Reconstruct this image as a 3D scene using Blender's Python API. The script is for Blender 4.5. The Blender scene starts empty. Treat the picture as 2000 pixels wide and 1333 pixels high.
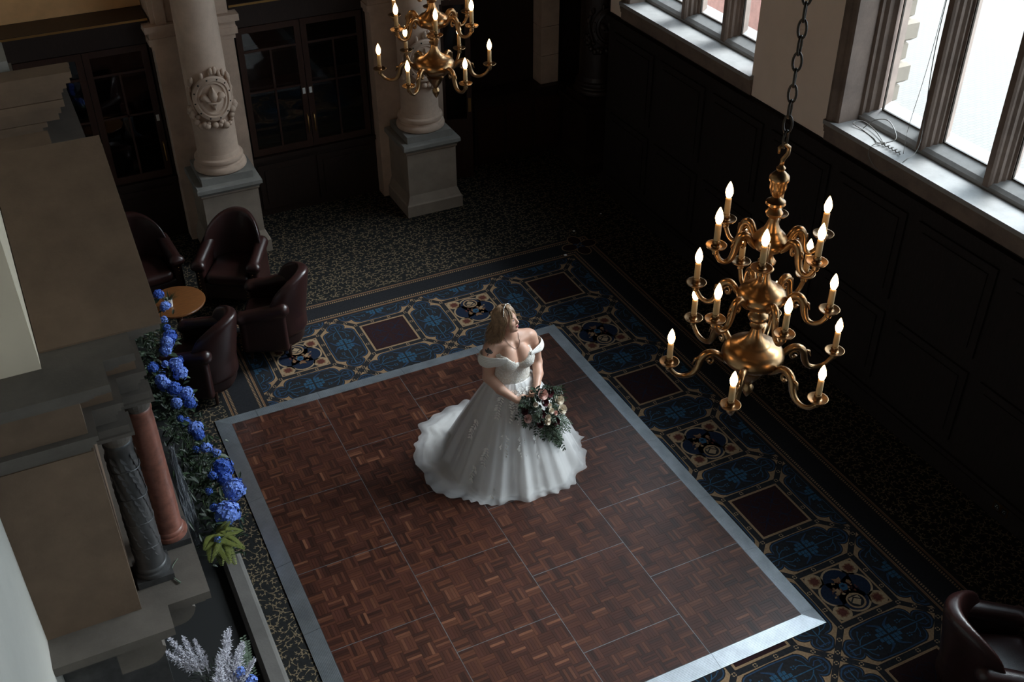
import bpy, bmesh, math, random
import numpy as np
from mathutils import Vector, Matrix
random.seed(7); rng = np.random.default_rng(7)
PI = math.pi
scene = bpy.context.scene
C = scene.collection
R = math.radians

# ---------------------------------------------------------------- camera
cam_d = bpy.data.cameras.new('camera'); cam = bpy.data.objects.new('camera', cam_d); C.objects.link(cam)
yaw, pitch, roll = R(25.793), R(35.573), R(-0.342)
d = Vector((math.sin(yaw)*math.cos(pitch), math.cos(yaw)*math.cos(pitch), -math.sin(pitch)))
r = d.cross(Vector((0, 0, 1))).normalized(); u = r.cross(d)
r2 = r*math.cos(roll)+u*math.sin(roll); u2 = -r*math.sin(roll)+u*math.cos(roll)
m = Matrix((r2, u2, -d)).transposed().to_4x4(); m.translation = Vector((-1.1652, -9.0141, 7.2217))
cam.matrix_world = m
cam_d.sensor_width = 36; cam_d.lens = 2137.4/2000*36; cam_d.clip_start = 0.05; cam_d.clip_end = 200
scene.camera = cam
# ---------------------------------------------------------------- daylight and exposure
world = bpy.data.worlds.new('overcast_sky'); scene.world = world; world.use_nodes = True
bg = world.node_tree.nodes['Background']
bg.inputs[0].default_value = (0.74, 0.88, 1.0, 1); bg.inputs[1].default_value = 7.5
sl_d = bpy.data.lights.new('hazy_sun', 'SUN'); sl_d.energy = 11.0; sl_d.angle = R(30); sl_d.color = (0.90, 0.96, 1.0)
sl = bpy.data.objects.new('hazy_sun', sl_d); C.objects.link(sl)
sl.rotation_euler = Vector((-1, -0.03, -0.85)).to_track_quat('-Z', 'Y').to_euler()
WIN = [(-0.10, 2.46), (-7.36, -1.48), (-12.4, -8.3)]      # window openings along the right wall (y)
WZ0, WZ1 = 2.72, 6.6
for a, b in WIN:                                          # portals guide the sky light through the windows
    ld = bpy.data.lights.new('window_portal', 'AREA'); ld.shape = 'RECTANGLE'; ld.size = WZ1-WZ0; ld.size_y = b-a
    ld.cycles.is_portal = True
    lo = bpy.data.objects.new('window_portal', ld); C.objects.link(lo)
    lo.location = (6.72, (a+b)/2, (WZ0+WZ1)/2); lo.rotation_euler = (0, R(90), 0)
scene.cycles.max_bounces = 8; scene.cycles.glossy_bounces = 3
vs = scene.view_settings
vs.view_transform = 'Standard'; vs.look = 'None'; vs.exposure = 0.15; vs.gamma = 1.0; vs.use_curve_mapping = False

# ---------------------------------------------------------------- materials
M = {}
def pm(name, col, rough=0.6, metal=0.0, var=0.0, scale=8.0, bump=0.0, bscale=40.0, col2=None, emit=None, spec=0.5, stretch=None, sheen=0.0, sub=0.0):
    mt = bpy.data.materials.new(name); mt.use_nodes = True
    nt = mt.node_tree; b = nt.nodes['Principled BSDF']
    b.inputs['Base Color'].default_value = (*col, 1); b.inputs['Roughness'].default_value = rough
    b.inputs['Metallic'].default_value = metal; b.inputs['Specular IOR Level'].default_value = spec
    if sheen: b.inputs['Sheen Weight'].default_value = sheen
    if sub:
        b.inputs['Subsurface Weight'].default_value = sub; b.inputs['Subsurface Radius'].default_value = (0.02, 0.008, 0.005)
    if emit:
        b.inputs['Emission Color'].default_value = (*emit[0], 1); b.inputs['Emission Strength'].default_value = emit[1]
    if var or bump:
        tc = nt.nodes.new('ShaderNodeTexCoord'); src = tc.outputs['Object']
        if stretch:
            mp = nt.nodes.new('ShaderNodeMapping'); mp.inputs['Scale'].default_value = stretch
            nt.links.new(src, mp.inputs[0]); src = mp.outputs[0]
    if var:
        n = nt.nodes.new('ShaderNodeTexNoise'); n.inputs['Scale'].default_value = scale; n.inputs['Detail'].default_value = 5
        n.inputs['Roughness'].default_value = 0.65
        rp = nt.nodes.new('ShaderNodeMapRange'); rp.inputs[1].default_value = 0.3; rp.inputs[2].default_value = 0.7
        mx = nt.nodes.new('ShaderNodeMix'); mx.data_type = 'RGBA'
        c2 = col2 or tuple(c*(1-var) for c in col)
        c1 = col if col2 else tuple(min(1, c*(1+var*0.6)) for c in col)
        mx.inputs[6].default_value = (*c1, 1); mx.inputs[7].default_value = (*c2, 1)
        nt.links.new(src, n.inputs['Vector']); nt.links.new(n.outputs[0], rp.inputs[0]); nt.links.new(rp.outputs[0], mx.inputs[0])
        nt.links.new(mx.outputs[2], b.inputs['Base Color'])
    if bump:
        n2 = nt.nodes.new('ShaderNodeTexNoise'); n2.inputs['Scale'].default_value = bscale; n2.inputs['Detail'].default_value = 4
        bp = nt.nodes.new('ShaderNodeBump'); bp.inputs['Strength'].default_value = bump; bp.inputs['Distance'].default_value = 0.01
        nt.links.new(src, n2.inputs['Vector']); nt.links.new(n2.outputs[0], bp.inputs['Height']); nt.links.new(bp.outputs[0], b.inputs['Normal'])
    M[name] = mt
    return mt
def veil(name, col, alpha, rough=0.8):            # thin see-through cloth
    mt = bpy.data.materials.new(name); mt.use_nodes = True; nt = mt.node_tree; nt.nodes.clear()
    o = nt.nodes.new('ShaderNodeOutputMaterial'); t = nt.nodes.new('ShaderNodeBsdfTransparent')
    df = nt.nodes.new('ShaderNodeBsdfDiffuse'); tl = nt.nodes.new('ShaderNodeBsdfTranslucent')
    df.inputs[0].default_value = (*col, 1); tl.inputs[0].default_value = (*col, 1)
    a = nt.nodes.new('ShaderNodeMixShader'); a.inputs[0].default_value = 0.35
    mx = nt.nodes.new('ShaderNodeMixShader'); mx.inputs[0].default_value = alpha
    nt.links.new(df.outputs[0], a.inputs[1]); nt.links.new(tl.outputs[0], a.inputs[2])
    nt.links.new(t.outputs[0], mx.inputs[1]); nt.links.new(a.outputs[0], mx.inputs[2]); nt.links.new(mx.outputs[0], o.inputs[0])
    M[name] = mt
def glassm(name, tint, f0=0.04, rough=0.0):                   # thin pane: clear with a reflection
    mt = bpy.data.materials.new(name); mt.use_nodes = True; nt = mt.node_tree; nt.nodes.clear()
    o = nt.nodes.new('ShaderNodeOutputMaterial'); t = nt.nodes.new('ShaderNodeBsdfTransparent'); g = nt.nodes.new('ShaderNodeBsdfGlossy')
    t.inputs[0].default_value = (*tint, 1); g.inputs['Roughness'].default_value = rough
    lw = nt.nodes.new('ShaderNodeLayerWeight'); lw.inputs[0].default_value = 0.5
    pw = nt.nodes.new('ShaderNodeMath'); pw.operation = 'POWER'; pw.inputs[1].default_value = 5.0
    ma = nt.nodes.new('ShaderNodeMath'); ma.operation = 'MULTIPLY_ADD'; ma.inputs[1].default_value = 1-f0; ma.inputs[2].default_value = f0
    nt.links.new(lw.outputs['Facing'], pw.inputs[0]); nt.links.new(pw.outputs[0], ma.inputs[0])
    mx = nt.nodes.new('ShaderNodeMixShader')
    nt.links.new(ma.outputs[0], mx.inputs[0]); nt.links.new(t.outputs[0], mx.inputs[1]); nt.links.new(g.outputs[0], mx.inputs[2]); nt.links.new(mx.outputs[0], o.inputs[0])
    M[name] = mt
def attrm(name, rough=0.5, grain=0.0, spec=0.5):               # colour of each piece from a face attribute
    mt = bpy.data.materials.new(name); mt.use_nodes = True; nt = mt.node_tree; b = nt.nodes['Principled BSDF']
    at = nt.nodes.new('ShaderNodeAttribute'); at.attribute_name = 'tone'
    b.inputs['Roughness'].default_value = rough; b.inputs['Specular IOR Level'].default_value = spec
    tc = nt.nodes.new('ShaderNodeTexCoord'); n = nt.nodes.new('ShaderNodeTexNoise'); n.inputs['Scale'].default_value = 60; n.inputs['Detail'].default_value = 4
    hs = nt.nodes.new('ShaderNodeMapRange'); hs.inputs[3].default_value = 1-grain; hs.inputs[4].default_value = 1+grain
    mx = nt.nodes.new('ShaderNodeVectorMath'); mx.operation = 'SCALE'
    nt.links.new(tc.outputs['Object'], n.inputs['Vector']); nt.links.new(n.outputs[0], hs.inputs[0])
    nt.links.new(at.outputs['Color'], mx.inputs[0]); nt.links.new(hs.outputs[0], mx.inputs[3]); nt.links.new(mx.outputs[0], b.inputs['Base Color'])
    M[name] = mt
pm('carpet', (0.0135, 0.0135, 0.0135), 0.95, var=0.3, scale=30, spec=0.1)
pm('scroll', (0.17, 0.128, 0.080), 0.95, var=0.25, scale=20, spec=0.1)
pm('rug_black', (0.015, 0.015, 0.017), 0.95, var=0.3, scale=40, spec=0.1)
pm('rug_tan', (0.22, 0.14, 0.080), 0.95, var=0.25, scale=60, spec=0.1)
pm('rug_blue', (0.020, 0.042, 0.080), 0.95, var=0.3, scale=60, spec=0.1)
pm('rug_sky', (0.022, 0.062, 0.105), 0.95, var=0.3, scale=60, spec=0.1)
pm('rug_maroon', (0.019, 0.008, 0.009), 0.95, var=0.3, scale=60, spec=0.1)
pm('rug_red', (0.070, 0.022, 0.017), 0.95, var=0.3, scale=60, spec=0.1)
pm('rug_navy', (0.009, 0.014, 0.028), 0.95, var=0.3, scale=60, spec=0.1)
pm('rug_cream', (0.24, 0.165, 0.10), 0.95, var=0.25, scale=60, spec=0.1)
pm('rug_brown', (0.14, 0.075, 0.04), 0.95, var=0.25, scale=60, spec=0.1)
pm('plaster', (0.80, 0.63, 0.52), 0.9, var=0.06, scale=2, bump=0.05, bscale=90)
pm('white_plaster', (0.66, 0.62, 0.55), 0.9, var=0.05, scale=2)
pm('cream_lit_plaster', (0.72, 0.61, 0.46), 0.9, var=0.04, scale=2)  # creamier than the wall plaster: warm front light put into its colour
pm('ceiling_wood', (0.045, 0.028, 0.018), 0.7, var=0.3, scale=4)
pm('stone', (0.56, 0.405, 0.31), 0.8, var=0.22, scale=3, bump=0.12, bscale=70)
pm('stone_warm', (0.175, 0.112, 0.072), 0.8, var=0.25, scale=2.2, bump=0.1, bscale=60)
pm('stone_pedestal', (0.30, 0.235, 0.185), 0.8, var=0.2, scale=3, bump=0.12, bscale=70)
pm('stone_cap', (0.24, 0.225, 0.205), 0.75, var=0.2, scale=3)
pm('stone_grey', (0.125, 0.105, 0.088), 0.75, var=0.25, scale=3, bump=0.12, bscale=60)
pm('kerb_stone', (0.11, 0.10, 0.092), 0.75, var=0.25, scale=3, bump=0.12, bscale=60)
pm('stone_window', (0.17, 0.118, 0.092), 0.8, var=0.3, scale=4, bump=0.15, bscale=60)
pm('sill_stone', (0.25, 0.235, 0.225), 0.6, var=0.2, scale=5, bump=0.08, bscale=80)
pm('red_marble', (0.26, 0.10, 0.07), 0.35, var=0.4, scale=18)
pm('dark_marble', (0.06, 0.058, 0.058), 0.4, var=0.5, scale=7)
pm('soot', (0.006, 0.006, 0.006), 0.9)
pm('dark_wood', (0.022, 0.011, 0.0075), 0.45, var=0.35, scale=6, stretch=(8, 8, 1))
pm('door_wood', (0.036, 0.014, 0.008), 0.4, var=0.35, scale=6, stretch=(8, 8, 1))
pm('wainscot', (0.020, 0.015, 0.0135), 0.7, var=0.3, scale=6, stretch=(8, 8, 1), spec=0.15)
pm('front_wall', (0.10, 0.075, 0.055), 0.8, var=0.2, scale=3)
pm('orange_lit_wall', (0.85, 0.46, 0.20), 0.7, var=0.15, scale=3)  # bright orange colour stands in for warm lamplight on the wall
pm('gilt', (0.55, 0.33, 0.12), 0.35, metal=1.0)
pm('leather', (0.025, 0.0085, 0.0075), 0.32, var=0.3, scale=5, bump=0.12, bscale=160)
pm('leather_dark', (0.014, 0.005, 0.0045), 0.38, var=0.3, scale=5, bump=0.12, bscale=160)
pm('leg_wood', (0.03, 0.012, 0.008), 0.35)
pm('table_wood', (0.15, 0.056, 0.018), 0.28, var=0.4, scale=5, stretch=(2, 14, 2))
pm('pot_white', (0.75, 0.73, 0.70), 0.4)
pm('brass', (0.31, 0.185, 0.090), 0.31, metal=1.0, var=0.10, scale=5)
pm('iron', (0.05, 0.04, 0.032), 0.45, metal=0.8)
pm('candle', (0.55, 0.36, 0.17), 0.6)
pm('bulb', (1, 0.9, 0.7), 0.3, emit=((1.0, 0.58, 0.24), 13.0))
pm('aluminium', (0.40, 0.43, 0.46), 0.38, metal=0.75, var=0.2, scale=6, bump=0.03, bscale=30)
pm('floor_frame', (0.02, 0.012, 0.01), 0.5)
attrm('parquet', 0.36, 0.25)
pm('satin', (0.86, 0.83, 0.80), 0.42, var=0.03, scale=3)
pm('lace', (0.80, 0.74, 0.66), 0.7, var=0.12, scale=60, bump=0.8, bscale=150)
pm('lace_leaf', (0.92, 0.90, 0.87), 0.6)
pm('chiffon', (0.80, 0.76, 0.71), 0.75, bump=0.25, bscale=60, stretch=(1, 1, 6))
veil('tulle', (0.86, 0.85, 0.85), 0.42)
pm('skin', (0.62, 0.355, 0.255), 0.48, var=0.08, scale=12, sub=0.12)
pm('lips', (0.32, 0.075, 0.075), 0.4)
pm('eye_dark', (0.02, 0.014, 0.012), 0.4)
pm('eye_white', (0.65, 0.62, 0.58), 0.3)
pm('hair', (0.36, 0.225, 0.13), 0.42, var=0.55, scale=26, bump=0.2, bscale=120)
pm('hair_dark', (0.13, 0.07, 0.036), 0.5, var=0.4, scale=26, bump=0.2, bscale=120)
pm('ink', (0.05, 0.045, 0.045), 0.6)
pm('silver', (0.75, 0.72, 0.68), 0.25, metal=1.0)
pm('leaf_dark', (0.014, 0.026, 0.012), 0.5, var=0.4, scale=30)
pm('leaf_mid', (0.035, 0.062, 0.028), 0.5, var=0.4, scale=30)
pm('leaf_pale', (0.12, 0.16, 0.11), 0.55, var=0.3, scale=30)
pm('fern', (0.15, 0.17, 0.035), 0.6, var=0.35, scale=30)
pm('hydrangea', (0.10, 0.20, 0.66), 0.7, var=0.35, scale=35, col2=(0.24, 0.36, 0.80))
pm('hydrangea_deep', (0.03, 0.085, 0.46), 0.7, var=0.4, scale=35, col2=(0.07, 0.17, 0.58))
pm('astilbe', (0.62, 0.60, 0.66), 0.8, var=0.15, scale=40)
pm('net_grey', (0.24, 0.25, 0.27), 0.8)
pm('rose_cream', (0.78, 0.68, 0.55), 0.6, var=0.15, scale=40)
pm('rose_pink', (0.72, 0.46, 0.40), 0.6, var=0.25, scale=40)
pm('rose_wine', (0.070, 0.008, 0.014), 0.55, var=0.3, scale=40)
pm('stem_green', (0.05, 0.08, 0.03), 0.6)
pm('ribbon_white', (0.75, 0.72, 0.68), 0.5)
pm('wire', (0.16, 0.145, 0.13), 0.5)
pm('socket_brass', (0.42, 0.24, 0.08), 0.3, metal=1.0)
pm('paper_white', (0.7, 0.7, 0.68), 0.7)
pm('quoin', (0.22, 0.18, 0.14), 0.9, var=0.12, scale=4)
pm('brick_red', (0.26, 0.12, 0.09), 0.9, var=0.25, scale=8)
glassm('glass', (0.96, 0.98, 0.98))
glassm('book_glass', (0.75, 0.72, 0.70), rough=0.01)
def paving():
    mt = bpy.data.materials.new('paving'); mt.use_nodes = True; nt = mt.node_tree; b = nt.nodes['Principled BSDF']
    tc = nt.nodes.new('ShaderNodeTexCoord'); mp = nt.nodes.new('ShaderNodeMapping'); mp.inputs['Scale'].default_value = (1.6, 1.6, 1.6)
    br = nt.nodes.new('ShaderNodeTexBrick'); br.inputs[1].default_value = (0.125, 0.111, 0.098, 1); br.inputs[2].default_value = (0.115, 0.102, 0.090, 1)
    br.inputs[3].default_value = (0.080, 0.073, 0.066, 1); br.inputs['Scale'].default_value = 2.0; br.inputs['Mortar Size'].default_value = 0.014
    nt.links.new(tc.outputs['Object'], mp.inputs[0]); nt.links.new(mp.outputs[0], br.inputs[0]); nt.links.new(br.outputs[0], b.inputs['Base Color'])
    b.inputs['Roughness'].default_value = 0.9; M['paving'] = mt
paving()

# ---------------------------------------------------------------- mesh helpers
class MB:
    def __init__(s): s.v = []; s.f = []; s.m = []; s.mats = []; s.tone = []; s.cur = 0; s.curtone = None
    def use(s, mat):
        if mat not in s.mats: s.mats.append(mat)
        s.cur = s.mats.index(mat); return s
    def face(s, *idx): s.f.append(tuple(idx)); s.m.append(s.cur); s.tone.append(s.curtone)
    def add(s, vs, fs):
        o = len(s.v); s.v.extend([tuple(map(float, p)) for p in vs])
        for f in fs: s.face(*[o+i for i in f])
        return s
    def box(s, x0, x1, y0, y1, z0, z1):
        return s.add([(x0,y0,z0),(x1,y0,z0),(x1,y1,z0),(x0,y1,z0),(x0,y0,z1),(x1,y0,z1),(x1,y1,z1),(x0,y1,z1)],
                     [(0,3,2,1),(4,5,6,7),(0,1,5,4),(1,2,6,5),(2,3,7,6),(3,0,4,7)])
    def prism(s, poly, z0, z1):                       # polygon in x,y (counter-clockwise), extruded in z
        n = len(poly); vs = [(x, y, z0) for x, y in poly]+[(x, y, z1) for x, y in poly]
        return s.add(vs, [tuple(range(n-1, -1, -1)), tuple(range(n, 2*n))]+[(i, (i+1) % n, n+(i+1) % n, n+i) for i in range(n)])
    def loft(s, rings, cap=True, close=True):
        n = len(rings[0]); o = len(s.v)
        for rg in rings: s.v.extend([tuple(map(float, p)) for p in rg])
        for k in range(len(rings)-1):
            for i in range(n if close else n-1):
                a = o+k*n+i; b = o+k*n+(i+1) % n
                s.face(a, b, b+n, a+n)
        if cap and close:
            s.face(*[o+i for i in range(n-1, -1, -1)]); s.face(*[o+(len(rings)-1)*n+i for i in range(n)])
        return s
    def lathe(s, prof, seg=24, c=(0, 0, 0)):
        return s.loft([[(c[0]+rr*math.cos(2*PI*i/seg), c[1]+rr*math.sin(2*PI*i/seg), c[2]+z) for i in range(seg)] for rr, z in prof])
    def tube(s, pts, rad, seg=8, cap=True, closed=False):
        pts = [Vector(p) for p in pts]; n = len(pts)
        rad = [rad]*n if not hasattr(rad, '__len__') else list(rad)
        rings = []; prev = None
        for i, p in enumerate(pts):
            if closed: t = pts[(i+1) % n]-pts[i-1]
            else: t = pts[min(i+1, n-1)]-pts[max(i-1, 0)]
            if t.length < 1e-9: t = Vector((0, 0, 1))
            t.normalize()
            if prev is None:
                a = t.cross(Vector((0, 0, 1)))
                if a.length < 0.05: a = t.cross(Vector((1, 0, 0)))
            else: a = prev-t*prev.dot(t)
            a.normalize(); prev = a; b = t.cross(a)
            rings.append([p+a*(rad[i]*math.cos(2*PI*k/seg))+b*(rad[i]*math.sin(2*PI*k/seg)) for k in range(seg)])
        if closed: rings.append(rings[0]); return s.loft(rings, cap=False)
        return s.loft(rings, cap=cap)
    def blob(s, c, rx, ry, rz, seg=10, ring=6):
        rg = []
        for k in range(1, ring):
            a = PI*k/ring; rg.append([(c[0]+rx*math.sin(a)*math.cos(2*PI*i/seg), c[1]+ry*math.sin(a)*math.sin(2*PI*i/seg), c[2]-rz*math.cos(a)) for i in range(seg)])
        return s.loft(rg)
    def leaf(s, base, d, up, length, width, fold=0.15, droop=0.2):
        b = Vector(base); d = Vector(d).normalized(); up = Vector(up); sd = d.cross(up)
        if sd.length < 1e-3: sd = d.cross(Vector((1, 0.3, 0)))
        sd.normalize(); up = sd.cross(d)
        P = [b, b+d*length*.3+sd*width*.42+up*fold*width, b+d*length*.65+sd*width*.42+up*(fold*width-droop*length*.4), b+d*length-up*droop*length,
             b+d*length*.65-sd*width*.42+up*(fold*width-droop*length*.4), b+d*length*.3-sd*width*.42+up*fold*width, b+d*length*.3, b+d*length*.65-up*droop*length*.4]
        return s.add(P, [(0,6,1),(6,7,2,1),(7,3,2),(0,5,6),(6,5,4,7),(7,4,3)])
    def mesh(s, name):
        me = bpy.data.meshes.new(name); me.from_pydata(s.v, [], s.f); return me
    def build(s, name, mat=None, parent=None, smooth=False, kind=None, loc=None, angle=None):
        me = s.mesh(name)
        for k in (s.mats or [mat]): me.materials.append(M[k])
        if s.mats: me.polygons.foreach_set('material_index', s.m)
        if any(t is not None for t in s.tone):
            at = me.attributes.new('tone', 'FLOAT_COLOR', 'FACE')
            at.data.foreach_set('color', np.array([(*(t or (0, 0, 0)), 1) for t in s.tone], dtype=np.float32).ravel())
        if smooth: me.polygons.foreach_set('use_smooth', [True]*len(me.polygons))
        if smooth and angle: me.set_sharp_from_angle(angle=R(angle))
        return link(name, me, parent, kind, loc)
def link(name, me, parent=None, kind=None, loc=None):
    o = bpy.data.objects.new(name, me); C.objects.link(o)
    if parent is not None: o.parent = parent
    if loc is not None: o.location = loc
    if kind: o['kind'] = kind
    return o
def thing(name, label, cat, loc=(0, 0, 0), rz=0.0, group=None):
    o = bpy.data.objects.new(name, None); C.objects.link(o); o.empty_display_size = 0.1
    o.location = loc; o.rotation_euler = (0, 0, rz); o['label'] = label; o['category'] = cat
    if group: o['group'] = group
    return o
def tag(o, label, cat, group=None):
    o['label'] = label; o['category'] = cat
    if group: o['group'] = group
    return o
def copy_tree(o, parent=None):
    c = o.copy(); C.objects.link(c); c.parent = parent
    for ch in list(o.children): copy_tree(ch, c)
    return c
def struct(o, label=None, cat=None):
    o['kind'] = 'structure'
    if label: o['label'] = label
    if cat: o['category'] = cat
    return o
def wave(*a): return sum(a)
# signed-distance modelling: smooth unions of simple solids turned into one continuous surface
def sd_ell(P, c, rr):
    q = (P-np.array(c))/np.array(rr); k0 = np.sqrt((q*q).sum(-1)); k1 = np.sqrt((((P-np.array(c))/np.array(rr)**2)**2).sum(-1))
    return k0*(k0-1)/np.maximum(k1, 1e-6)
def sd_cap(P, a, b, ra, rb=None):
    rb = ra if rb is None else rb; a = np.array(a, float); b = np.array(b, float); ba = b-a
    h = np.clip(((P-a)@ba)/(ba@ba), 0, 1); return np.sqrt(((P-a-h[..., None]*ba)**2).sum(-1))-(ra+(rb-ra)*h)
def sd_box(P, c, hh, rr=0.0):
    q = np.abs(P-np.array(c))-(np.array(hh)-rr); return np.sqrt((np.maximum(q, 0)**2).sum(-1))+np.minimum(q.max(-1), 0)-rr
def smin(a, b, k):
    h = np.clip(0.5+0.5*(b-a)/k, 0, 1); return b+(a-b)*h-k*h*(1-h)
def smax(a, b, k): return -smin(-a, -b, k)
def sdf_mesh(name, f, lo, hi, step):
    lo = np.array(lo, float); hi = np.array(hi, float); n = np.ceil((hi-lo)/step).astype(int)+1
    ax = [lo[i]+step*np.arange(n[i]) for i in range(3)]
    P = np.stack(np.meshgrid(*ax, indexing='ij'), -1); D = f(P).astype(np.float32); s = D < 0
    nx, ny, nz = n; cx, cy, cz = nx-1, ny-1, nz-1
    acc = np.zeros((cx, cy, cz, 3), np.float32); cnt = np.zeros((cx, cy, cz), np.float32)
    offs = [(i, j, k) for i in (0, 1) for j in (0, 1) for k in (0, 1)]
    for a in offs:
        for dim in range(3):
            if a[dim]: continue
            b = list(a); b[dim] = 1
            da = D[a[0]:a[0]+cx, a[1]:a[1]+cy, a[2]:a[2]+cz]; db = D[b[0]:b[0]+cx, b[1]:b[1]+cy, b[2]:b[2]+cz]
            mk = (da < 0) != (db < 0); t = np.where(mk, da/np.where(mk, da-db, 1), 0)
            for q in range(3): acc[..., q] += np.where(mk, a[q]+(t if q == dim else 0), 0)
            cnt += mk
    on = cnt > 0; ids = -np.ones((cx, cy, cz), int); ids[on] = np.arange(on.sum())
    I = np.argwhere(on); V = lo+step*(I+acc[on]/cnt[on][:, None])
    F = []
    for dim in range(3):
        sl0 = [slice(None)]*3; sl1 = [slice(None)]*3; sl0[dim] = slice(0, n[dim]-1); sl1[dim] = slice(1, n[dim])
        A = s[tuple(sl0)]; B = s[tuple(sl1)]; e = np.argwhere(A != B); o1, o2 = [(1, 2), (2, 0), (0, 1)][dim]
        e = e[(e[:, o1] > 0) & (e[:, o2] > 0) & (e[:, o1] < n[o1]-1) & (e[:, o2] < n[o2]-1)]
        if len(e) == 0: continue
        def at(d1, d2):
            q = e.copy(); q[:, o1] += d1; q[:, o2] += d2; return ids[q[:, 0], q[:, 1], q[:, 2]]
        qd = np.stack([at(-1, -1), at(0, -1), at(0, 0), at(-1, 0)], 1)
        fl = ~A[e[:, 0], e[:, 1], e[:, 2]]; qd[fl] = qd[fl][:, ::-1]; F.append(qd)
    F = np.concatenate(F); me = bpy.data.meshes.new(name); me.from_pydata(V.tolist(), [], F.tolist())
    me.polygons.foreach_set('use_smooth', [True]*len(me.polygons)); return me
def put(name, me, mat, parent=None, **k):
    me.materials.append(M[mat]); return link(name, me, parent, **k)

# ================================================================ THE SETTING
H = 8.6
fl = struct(MB().box(-2.2, 6.62, -13, 4.8, -0.15, 0).build('floor', 'carpet'))
ce = struct(MB().box(-2.2, 6.62, -13, 4.8, H, H+0.2).build('ceiling', 'ceiling_wood'))
# left wall and chimney breast
wl = struct(MB().box(-2.2, -1.88, -13, 4.6, 0, H).build('wall_left', 'white_plaster'))
MB().box(-1.88, -1.415, -3.22, 1.62, 3.385, H).build('chimney_breast', 'cream_lit_plaster', wl)
wf = struct(MB().box(-2.2, 6.62, -13.2, -13, 0, H).build('wall_front', 'front_wall'))
# back wall: dark panelling below, warm light put into the wall colour over the left bookcase
wb = struct(MB().box(-2.2, 6.9, 4.6, 4.8, 0, H).build('wall_back', 'dark_wood'))
MB().box(-1.88, 0.5, 4.52, 4.6, 2.93, H).build('warm_lit_wall_panel', 'orange_lit_wall', wb)
wa = struct(MB().box(6.62, 6.9, 2.9, 4.6, -0.15, H+.2).build('wall_aisle', 'dark_wood'))
# right wall
wr = struct(MB().box(6.02, 6.62, -13, 2.9, 0, 2.5).build('wall_right', 'wainscot'))
for k, (a, b) in enumerate([(2.60, 2.9), (-1.33, -0.08), (-8.2, -7.5), (-13, -12.5)]):
    MB().box(6.02, 6.62, a, b, 2.5, H).build('plaster_pier', 'plaster', wr)
MB().box(6.02, 6.62, -13, 2.9, 6.75, H).build('upper_wall', 'plaster', wr)
bm = MB(); bm.box(5.965, 6.02, -13, 2.9, 2.40, 2.44).box(5.955, 6.02, -13, 2.9, 2.44, 2.475).box(5.985, 6.02, -13, 2.9, 2.36, 2.40)
bm.build('dado_cap', 'wainscot', wr)
for k in range(14):                                        # raised panels of the wainscot, two rows
    y1 = 2.75-k*1.1
    for z0, z1 in ((0.38, 1.18), (1.34, 2.28)):
        p = MB(); p.box(5.995, 6.021, y1-0.95, y1, z0, z1).box(5.98, 6.0, y1-0.87, y1-0.08, z0+0.08, z1-0.08)
        p.build('panel', 'wainscot', wr)
br = MB(); br.box(5.975, 6.02, -13, 2.9, 0, 0.2).box(5.99, 6.02, -13, 2.9, 0.2, 0.25)
struct(br.build('baseboard_right', 'wainscot'))
bb = MB(); bb.box(-1.88, -1.85, -13, -3.7, 0, 0.2); struct(bb.build('baseboard_left', 'wainscot'))
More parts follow.
